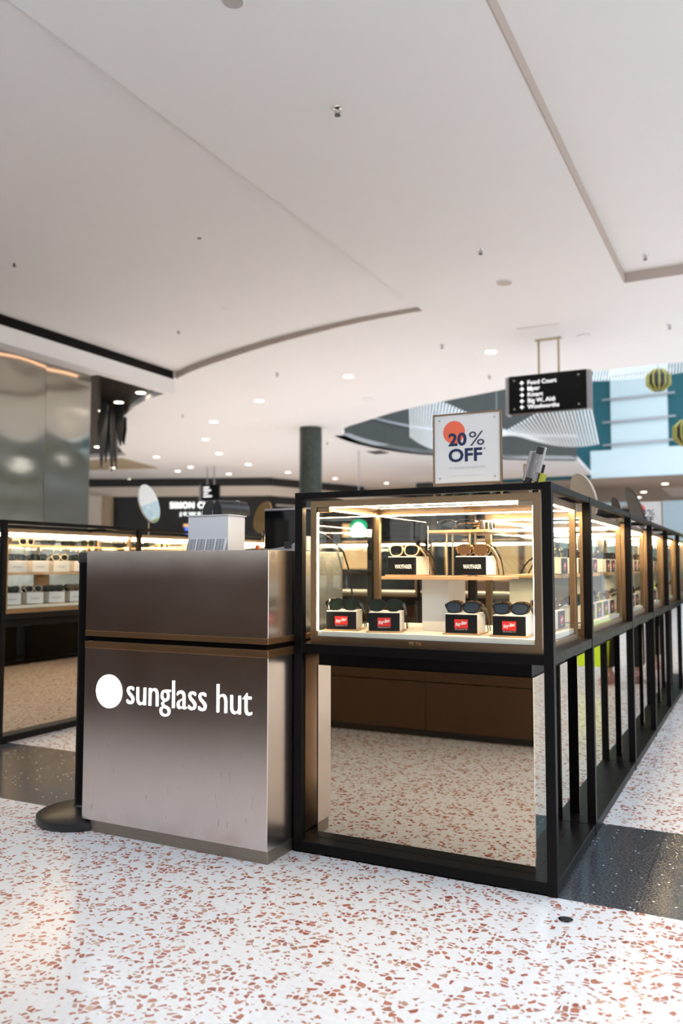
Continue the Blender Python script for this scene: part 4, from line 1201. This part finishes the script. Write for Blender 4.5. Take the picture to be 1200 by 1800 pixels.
# ------------------------------------------------------------------ on top of the cases
def percent_sign(px, py, pz, rz, label, sc_=1.0):
    t = empty('discount_sign', (px, py, pz), label, 'sign', 'discount signs', rz=rz)
    t.scale = (sc_,) * 3
    w2, h = 0.136, 0.275
    z0 = 0.072
    mobj('board', MB().box(-w2, w2, -0.004, 0.004, z0, z0 + h).mesh('board', 'label_white'), t)
    mb = MB(); r = 0.006
    mb.box(-w2 - r, -w2, -0.008, 0.008, 0.0, z0 + h + r).box(w2, w2 + r, -0.008, 0.008, 0.0, z0 + h + r)
    mb.box(-w2, w2, -0.008, 0.008, z0 + h, z0 + h + r).box(-w2, w2, -0.008, 0.008, z0 - r, z0)
    mobj('frame', mb.mesh('frame', 'bronze'), t)
    for s_ in (-1, 1): mobj('foot', MB().box(s_ * (w2 + 0.003) - 0.012, s_ * (w2 + 0.003) + 0.012, -0.05, 0.05, 0.0, 0.005).mesh('foot', 'bronze'), t)
    mobj('coral_dot', MB().tube([(-0.053, -0.0046, z0 + 0.205), (-0.053, -0.004, z0 + 0.205)], 0.046, 32).mesh('coral_dot', 'print_coral'), t)
    def put(nm, body, mat, x0, x1, za, zb, bold=0.0):
        me = fit_text(text_mesh(nm, body, 0.06, mat, 0.0001, bold), x0, x1, z0 + za, z0 + zb)
        mobj(nm, me, t, (0, -0.0048, 0))
    put('lettering', '20', 'print_navy', -0.077, 0.000, 0.148, 0.202, 0.0022)
    put('lettering', '%', 'print_slate', 0.009, 0.073, 0.146, 0.203, 0.0002)
    put('lettering', 'OFF', 'print_navy', -0.077, 0.063, 0.083, 0.138, 0.0018)
    put('lettering', '*', 'print_slate', 0.068, 0.078, 0.127, 0.137)
    put('small_print', 'selected sunglasses', 'print_pale', -0.074, 0.074, 0.052, 0.069)
    fp = MB(); xq = -0.074
    for k in range(22):
        wq = 0.003 + 0.0035 * ((k * 7) % 5) / 5
        fp.box(xq, xq + wq, -0.0046, -0.004, z0 + 0.027, z0 + 0.0295); xq += wq + 0.0018
    mobj('fine_print_line', fp.mesh('fine_print_line', 'print_pale'), t)
    for sx in (-1, 1):
        for zz in (0.02, h - 0.02): mobj('screw', MB().tube([(sx * (w2 - 0.022), -0.008, z0 + zz), (sx * (w2 - 0.022), -0.003, z0 + zz)], 0.0035, 10).mesh('screw', 'metal_grey'), t)
percent_sign(-1.035, 3.15, VZ1, 0.0, 'white 20% OFF sign in a thin bronze frame above the front case')
percent_sign(-0.93, 8.0, VZB, 0.25, 'second 20% OFF sign far along the right aisle')

for i, (px, py, sty) in enumerate([(-1.12, 3.24, 'black'), (-0.97, 3.26, 'dark'), (-1.06, 3.34, 'gold')]):
    sunglasses((px, py, VZ1), 0.1 * i, 0.0, sty, '%s sunglasses lying on the front case top, %s behind the percent sign' % (nst[sty], ORD[i]), 'sunglasses on the case top', True, 1.1)
t = empty('white_card_tray', (-1.10, 3.44, VZ1), 'white and navy card tray on the front case top behind the sign', 'tray')
bx('tray', 'card_white', t, -1.22, -1.0, 3.39, 3.47, VZ1, VZ1 + 0.012, 0.002)
bx('card', 'print_navy', t, -1.20, -1.10, 3.40, 3.45, VZ1 + 0.012, VZ1 + 0.045)

# tilted grey bracket with black ends and a yellow-green tag
t = empty('mirror_bracket', (-0.80, 3.22, VZ1), 'tilted grey metal bracket with black ends beside the discount sign', 'bracket')
def tilt_box(nm, mat, x0, x1, y0, y1, z0, z1, bev=0.002):
    M = Matrix.Translation((-0.815, 3.22, VZ1)) @ Matrix.Rotation(0.28, 4, 'Y') @ Matrix.Rotation(-0.35, 4, 'Z')
    MB().box(x0, x1, y0, y1, z0, z1).xf(M).build(nm, mat, t, bevel=bev)
tilt_box('back_plate', 'metal_grey', -0.028, 0.022, 0.0, 0.012, 0.075, 0.195)
tilt_box('side_rail', 'metal_grey', -0.034, -0.022, -0.02, 0.012, 0.07, 0.19)
tilt_box('hinge_block', 'black_plastic', -0.03, 0.0, -0.018, 0.0, 0.058, 0.086)
tilt_box('hinge_block', 'black_plastic', -0.008, 0.022, -0.016, 0.004, 0.185, 0.212)
tilt_box('arm', 'metal_grey', 0.008, 0.026, -0.010, 0.004, 0.11, 0.215)
tilt_box('rail', 'black_frame', 0.012, 0.022, 0.0, 0.03, 0.0, 0.15)
tilt_box('tag', 'tag_green', 0.026, 0.040, 0.0, 0.03, 0.05, 0.115)
for zz in (0.105, 0.15): tilt_box('screw', 'metal_chrome', -0.004, 0.004, -0.004, 0.001, zz, zz + 0.008, 0.001)
MB().box(-0.83, -0.77, 3.19, 3.25, VZ1, VZ1 + 0.006).build('foot', 'black_frame', t)

def round_mirror(px, py, pz, r, yaw, lean, label, front, back, stem, roll=0.0):
    """mirror disc on a slim stem; yaw = facing direction of the glass (0 = -Y), lean = tilt back"""
    t = empty('round_mirror', (px, py, pz), label, 'mirror', 'round table mirrors')
    MB().lathe([(0.05, 0.0), (0.05, 0.006), (0.012, 0.01)], 20, (px, py, pz)).build('foot', 'metal_brass', t, smooth=True)
    zc = stem + r
    MB().tube([(px, py, pz + 0.008), (px, py, pz + zc - r * 0.55)], 0.005, 8).build('stem', 'metal_brass', t, smooth=True)
    M = Matrix.Translation((px, py, pz + zc)) @ Matrix.Rotation(yaw, 4, 'Z') @ Matrix.Rotation(-lean, 4, 'X')
    MB().tube([(0, -0.006, 0), (0, 0.0, 0)], r * 0.975, 40).xf(M).build('glass', front, t)
    MB().tube([(0, -0.0045, 0), (0, 0.006, 0)], r, 40).xf(M).build('back_shell', back, t)
round_mirror(-4.52, 5.38, VZB, 0.165, 1.76, 0.25, 'round silver mirror tilted on the left-hand cases', 'mirror_silver', 'plastic_white', 0.11)
round_mirror(-4.5, 7.1, VZB, 0.165, -0.47, 0.25, 'round bronze-backed mirror at the far end of the left-hand cases', 'mirror_gold', 'mirror_gold', 0.09)
round_mirror(-0.93, 5.02, VZB, 0.14, 2.23, 0.3, 'round mirror with pale grey back on the second aisle case', 'mirror_silver', 'wall_cream', 0.035)
round_mirror(-0.84, 3.40, VZ1, 0.085, 2.0, 0.3, 'small round mirror with pale back behind the tilted bracket', 'mirror_silver', 'wall_cream', 0.0)
round_mirror(-0.95, 6.45, VZB, 0.12, 1.95, 0.25, 'dark-backed round mirror seen edge-on, on the third aisle case', 'mirror_silver', 'black_plastic', 0.04)
round_mirror(-0.92, 7.2, VZB, 0.18, 1.95, 0.35, 'tall dark-backed round mirror seen edge-on, before the second sign', 'mirror_silver', 'black_plastic', 0.06)

# small metal floor socket cover
t = empty('floor_socket', (-0.585, 2.72, 0), 'small dark oval metal cap set in the floor by the corner post', 'floor cap')
MB().lathe([(0.024, 0.0), (0.024, 0.003), (0.020, 0.004)], 20, (-0.585, 2.72, 0)).build('rim', 'metal_chrome', t, smooth=True)
MB().lathe([(0.016, 0.0035), (0.016, 0.0048)], 16, (-0.585, 2.72, 0)).build('plug', 'black_plastic', t)
# levelling feet under the frame
for i, xx in enumerate((-1.56, -0.80)):
    o = MB().lathe([(0.016, 0.0), (0.016, 0.006), (0.008, 0.008)], 12, (xx, 2.90, 0)).build('levelling_foot', 'black_plastic', bpy.data.objects['black_kiosk_frame'])

# ================================================================== PEOPLE in the aisle (seen in the mirrored plinths)
def skin_obj(name, verts, edges, radii, mat, parent=None, loc=(0, 0, 0), rz=0.0, sub=2, root=0):
    me = bpy.data.meshes.new(name)
    me.from_pydata(verts, edges, [])
    me.materials.append(MATS[mat])
    o = bpy.data.objects.new(name, me); COL.objects.link(o)
    o.parent = parent; o.location = loc; o.rotation_euler = (0, 0, rz)
    m = o.modifiers.new('skin', 'SKIN'); m.use_smooth_shade = True
    if not me.skin_vertices: me.skin_vertices.new()
    for sv, r in zip(me.skin_vertices[0].data, radii):
        sv.radius = r if isinstance(r, tuple) else (r, r); sv.use_root = False
    me.skin_vertices[0].data[root].use_root = True
    ss = o.modifiers.new('sub', 'SUBSURF'); ss.levels = 1; ss.render_levels = sub
    return o

def person(px, py, rz, label, top_mat, bag=False):
    # facing local -Y; mid-stride
    V = []; E_ = []; R_ = []
    def ch(pts, start=None):
        prev = start
        ids = []
        for p, r in pts:
            V.append(p); R_.append(r); i = len(V) - 1; ids.append(i)
            if prev is not None: E_.append((prev, i))
            prev = i
        return ids
    core = ch([((0, 0, 0.98), (0.15, 0.11)), ((0, 0, 1.15), (0.135, 0.10)), ((0, 0.01, 1.33), (0.16, 0.11)), ((0, 0.01, 1.45), (0.11, 0.08)), ((0, 0, 1.53), 0.052),
               ((0, -0.015, 1.60), (0.065, 0.075)), ((0, -0.02, 1.68), (0.075, 0.092)), ((0, -0.01, 1.745), (0.055, 0.07))])
    nose = ch([((0, -0.112, 1.645), 0.013)], core[5])
    for s_ in (-1, 1): ch([((0.083 * s_, 0.0, 1.66), (0.010, 0.022))], core[6])
    legs, arms = {}, {}
    for s_ in (-1, 1):
        st = 0.13 * s_
        legs[s_] = ch([((0.09 * s_, 0, 0.90), 0.085), ((0.095 * s_, -st * 0.9, 0.50), 0.058), ((0.10 * s_, -st * 0.8, 0.30), 0.052), ((0.10 * s_, -st, 0.09), 0.038), ((0.10 * s_, -st - 0.02, 0.045), 0.038), ((0.105 * s_, -st - 0.14, 0.03), 0.032)], core[0])
        arms[s_] = ch([((0.17 * s_, 0.01, 1.41), 0.055), ((0.225 * s_, 0.03 + st * 0.4, 1.15), 0.042), ((0.23 * s_, -0.03 + st * 0.9, 0.93), 0.032), ((0.23 * s_, -0.045 + st, 0.86), (0.022, 0.036))], core[3])
        hx, hy, hz = 0.23 * s_, -0.045 + st, 0.86
        for f in range(4):
            fy = hy - 0.028 + f * 0.019
            L = (0.062, 0.075, 0.078, 0.066)[3 - f]
            ch([((hx, fy, hz - 0.045), 0.010), ((hx - 0.004 * s_, fy, hz - 0.045 - L * 0.5), 0.009), ((hx - 0.016 * s_, fy, hz - 0.045 - L), 0.008)], arms[s_][3])
        ch([((hx - 0.01 * s_, hy - 0.045, hz - 0.015), 0.011), ((hx - 0.018 * s_, hy - 0.058, hz - 0.055), 0.009)], arms[s_][3])
    body = skin_obj('person', V, E_, R_, 'skin', None, (px, py, 0), rz)
    tag(body, label, 'person', 'people in the aisle')
    # trousers
    v = [(0, 0, 1.06), (0, 0, 0.90)]; e = [(0, 1)]; r = [(0.175, 0.135), (0.165, 0.13)]
    for s_ in (-1, 1):
        st = 0.13 * s_; o = len(v)
        v += [(0.095 * s_, 0, 0.82), (0.10 * s_, -st * 0.85, 0.50), (0.105 * s_, -st * 0.8, 0.30), (0.105 * s_, -st, 0.13)]
        r += [0.108, 0.082, 0.08, 0.072]; e += [(1, o), (o, o + 1), (o + 1, o + 2), (o + 2, o + 3)]
    skin_obj('trousers', v, e, r, 'cloth_black', body)
    # jacket
    v = [(0, 0, 0.84), (0, 0, 0.98), (0, 0, 1.15), (0, 0.01, 1.34), (0, 0.01, 1.49)]; e = [(0, 1), (1, 2), (2, 3), (3, 4)]
    r = [(0.20, 0.16), (0.195, 0.155), (0.17, 0.135), (0.185, 0.135), (0.085, 0.08)]
    for s_ in (-1, 1):
        st = 0.13 * s_; o = len(v)
        v += [(0.18 * s_, 0.01, 1.42), (0.23 * s_, 0.03 + st * 0.4, 1.15), (0.235 * s_, -0.02 + st * 0.8, 0.97)]
        r += [0.072, 0.056, 0.046]; e += [(3, o), (o, o + 1), (o + 1, o + 2)]
    skin_obj('jacket', v, e, r, top_mat, body)
    for s_ in (-1, 1):
        st = 0.13 * s_
        mb = MB()
        prof = [(-0.045, 0.07), (-0.05, -0.10), (-0.032, -0.20), (0.0, -0.215), (0.034, -0.20), (0.048, -0.10), (0.042, 0.07), (0.0, 0.085)]
        mb.prism([(0.10 * s_ + a, -st - 0.0 + b) for a, b in prof], 'z', 0.0, 0.03)
        mb.prism([(0.10 * s_ + a * 0.92, -st + b * 0.93) for a, b in prof], 'z', 0.03, 0.07)
        mb.prism([(0.10 * s_ + a * 0.8, -st + (b if b > -0.12 else -0.08) * 0.9) for a, b in prof], 'z', 0.07, 0.105)
        sh = mobj('shoe', mb.mesh('shoe', 'shoe_pink', bevel=0.006, bseg=2, smooth=True), body)
    skin_obj('hair', [(0, 0.045, 1.58), (0, 0.045, 1.68), (0, 0.005, 1.77), (0, -0.06, 1.775)], [(0, 1), (1, 2), (2, 3)], [(0.07, 0.05), (0.09, 0.07), (0.085, 0.075), (0.05, 0.035)], 'hair', body)
    for s_ in (-1, 1):
        mobj('eye', MB().lathe([(0.004, -0.009), (0.010, -0.004), (0.010, 0.004), (0.004, 0.009)], 10).mesh('eye', 'print_white', smooth=True), body, (0.03 * s_, -0.093, 1.68))
        mobj('pupil', MB().lathe([(0.003, -0.005), (0.006, 0.0), (0.003, 0.005)], 8).mesh('pupil', 'hair', smooth=True), body, (0.03 * s_, -0.1015, 1.68))
        mobj('eyebrow', MB().box(-0.016, 0.016, -0.004, 0.004, -0.003, 0.003).mesh('eyebrow', 'hair'), body, (0.031 * s_, -0.099, 1.702))
    mobj('mouth', MB().box(-0.02, 0.02, -0.005, 0.005, -0.004, 0.004).mesh('mouth', 'shoe_pink', bevel=0.002), body, (0, -0.076, 1.607))
    return body

person(-0.25, 8.4, 0.15, 'person in black clothes and pink shoes beside the yellow bag, reflected in the mirrored plinth', 'cloth_black')
person(-0.32, 9.6, -0.1, 'person in black trousers and hi-vis top further along the aisle', 'hivis')
t = empty('shopping_bag', (0.01, 8.22, 0.16), 'bright yellow-green bag held by the person in the aisle', 'bag')
bag = MB(); bag.prism([(-0.14, 0.16), (0.17, 0.16), (0.20, 0.60), (-0.17, 0.60)], 'y', 8.14, 8.28); bag.build('sack', 'hivis', t, bevel=0.01, bseg=2)
for yy in (8.16, 8.26): MB().tube([(-0.08, yy, 0.595), (-0.04, 8.24, 0.70), (-0.015, 8.235, 0.79), (0.03, 8.24, 0.70), (0.10, yy, 0.595)], 0.007, 6).build('handle', 'hivis', t, smooth=True)

# scuffs on the lower front of the steel counter: short dark scratches and smudges of their own shape
sc_mb = MB(); r2 = random.Random(21)
for k in range(26):
    xx = -2.57 + r2.random() * 0.86; zz = 0.09 + (r2.random() ** 1.6) * 0.30
    ln = 0.006 + r2.random() * 0.022; w_ = 0.0006 + r2.random() * 0.0009; lean = (r2.random() - 0.5) * 0.006
    sc_mb.add([(xx, CY0 - 0.0002, zz), (xx + w_, CY0 - 0.0002, zz), (xx + w_ + lean, CY0 - 0.0002, zz + ln), (xx + lean, CY0 - 0.0002, zz + ln)], [(0, 1, 2, 3)])
sc_mb.build('scratches', 'plinth_metal', bpy.data.objects['cash_counter'])
bpy.data.objects['scratches']['kind'] = 'stuff'
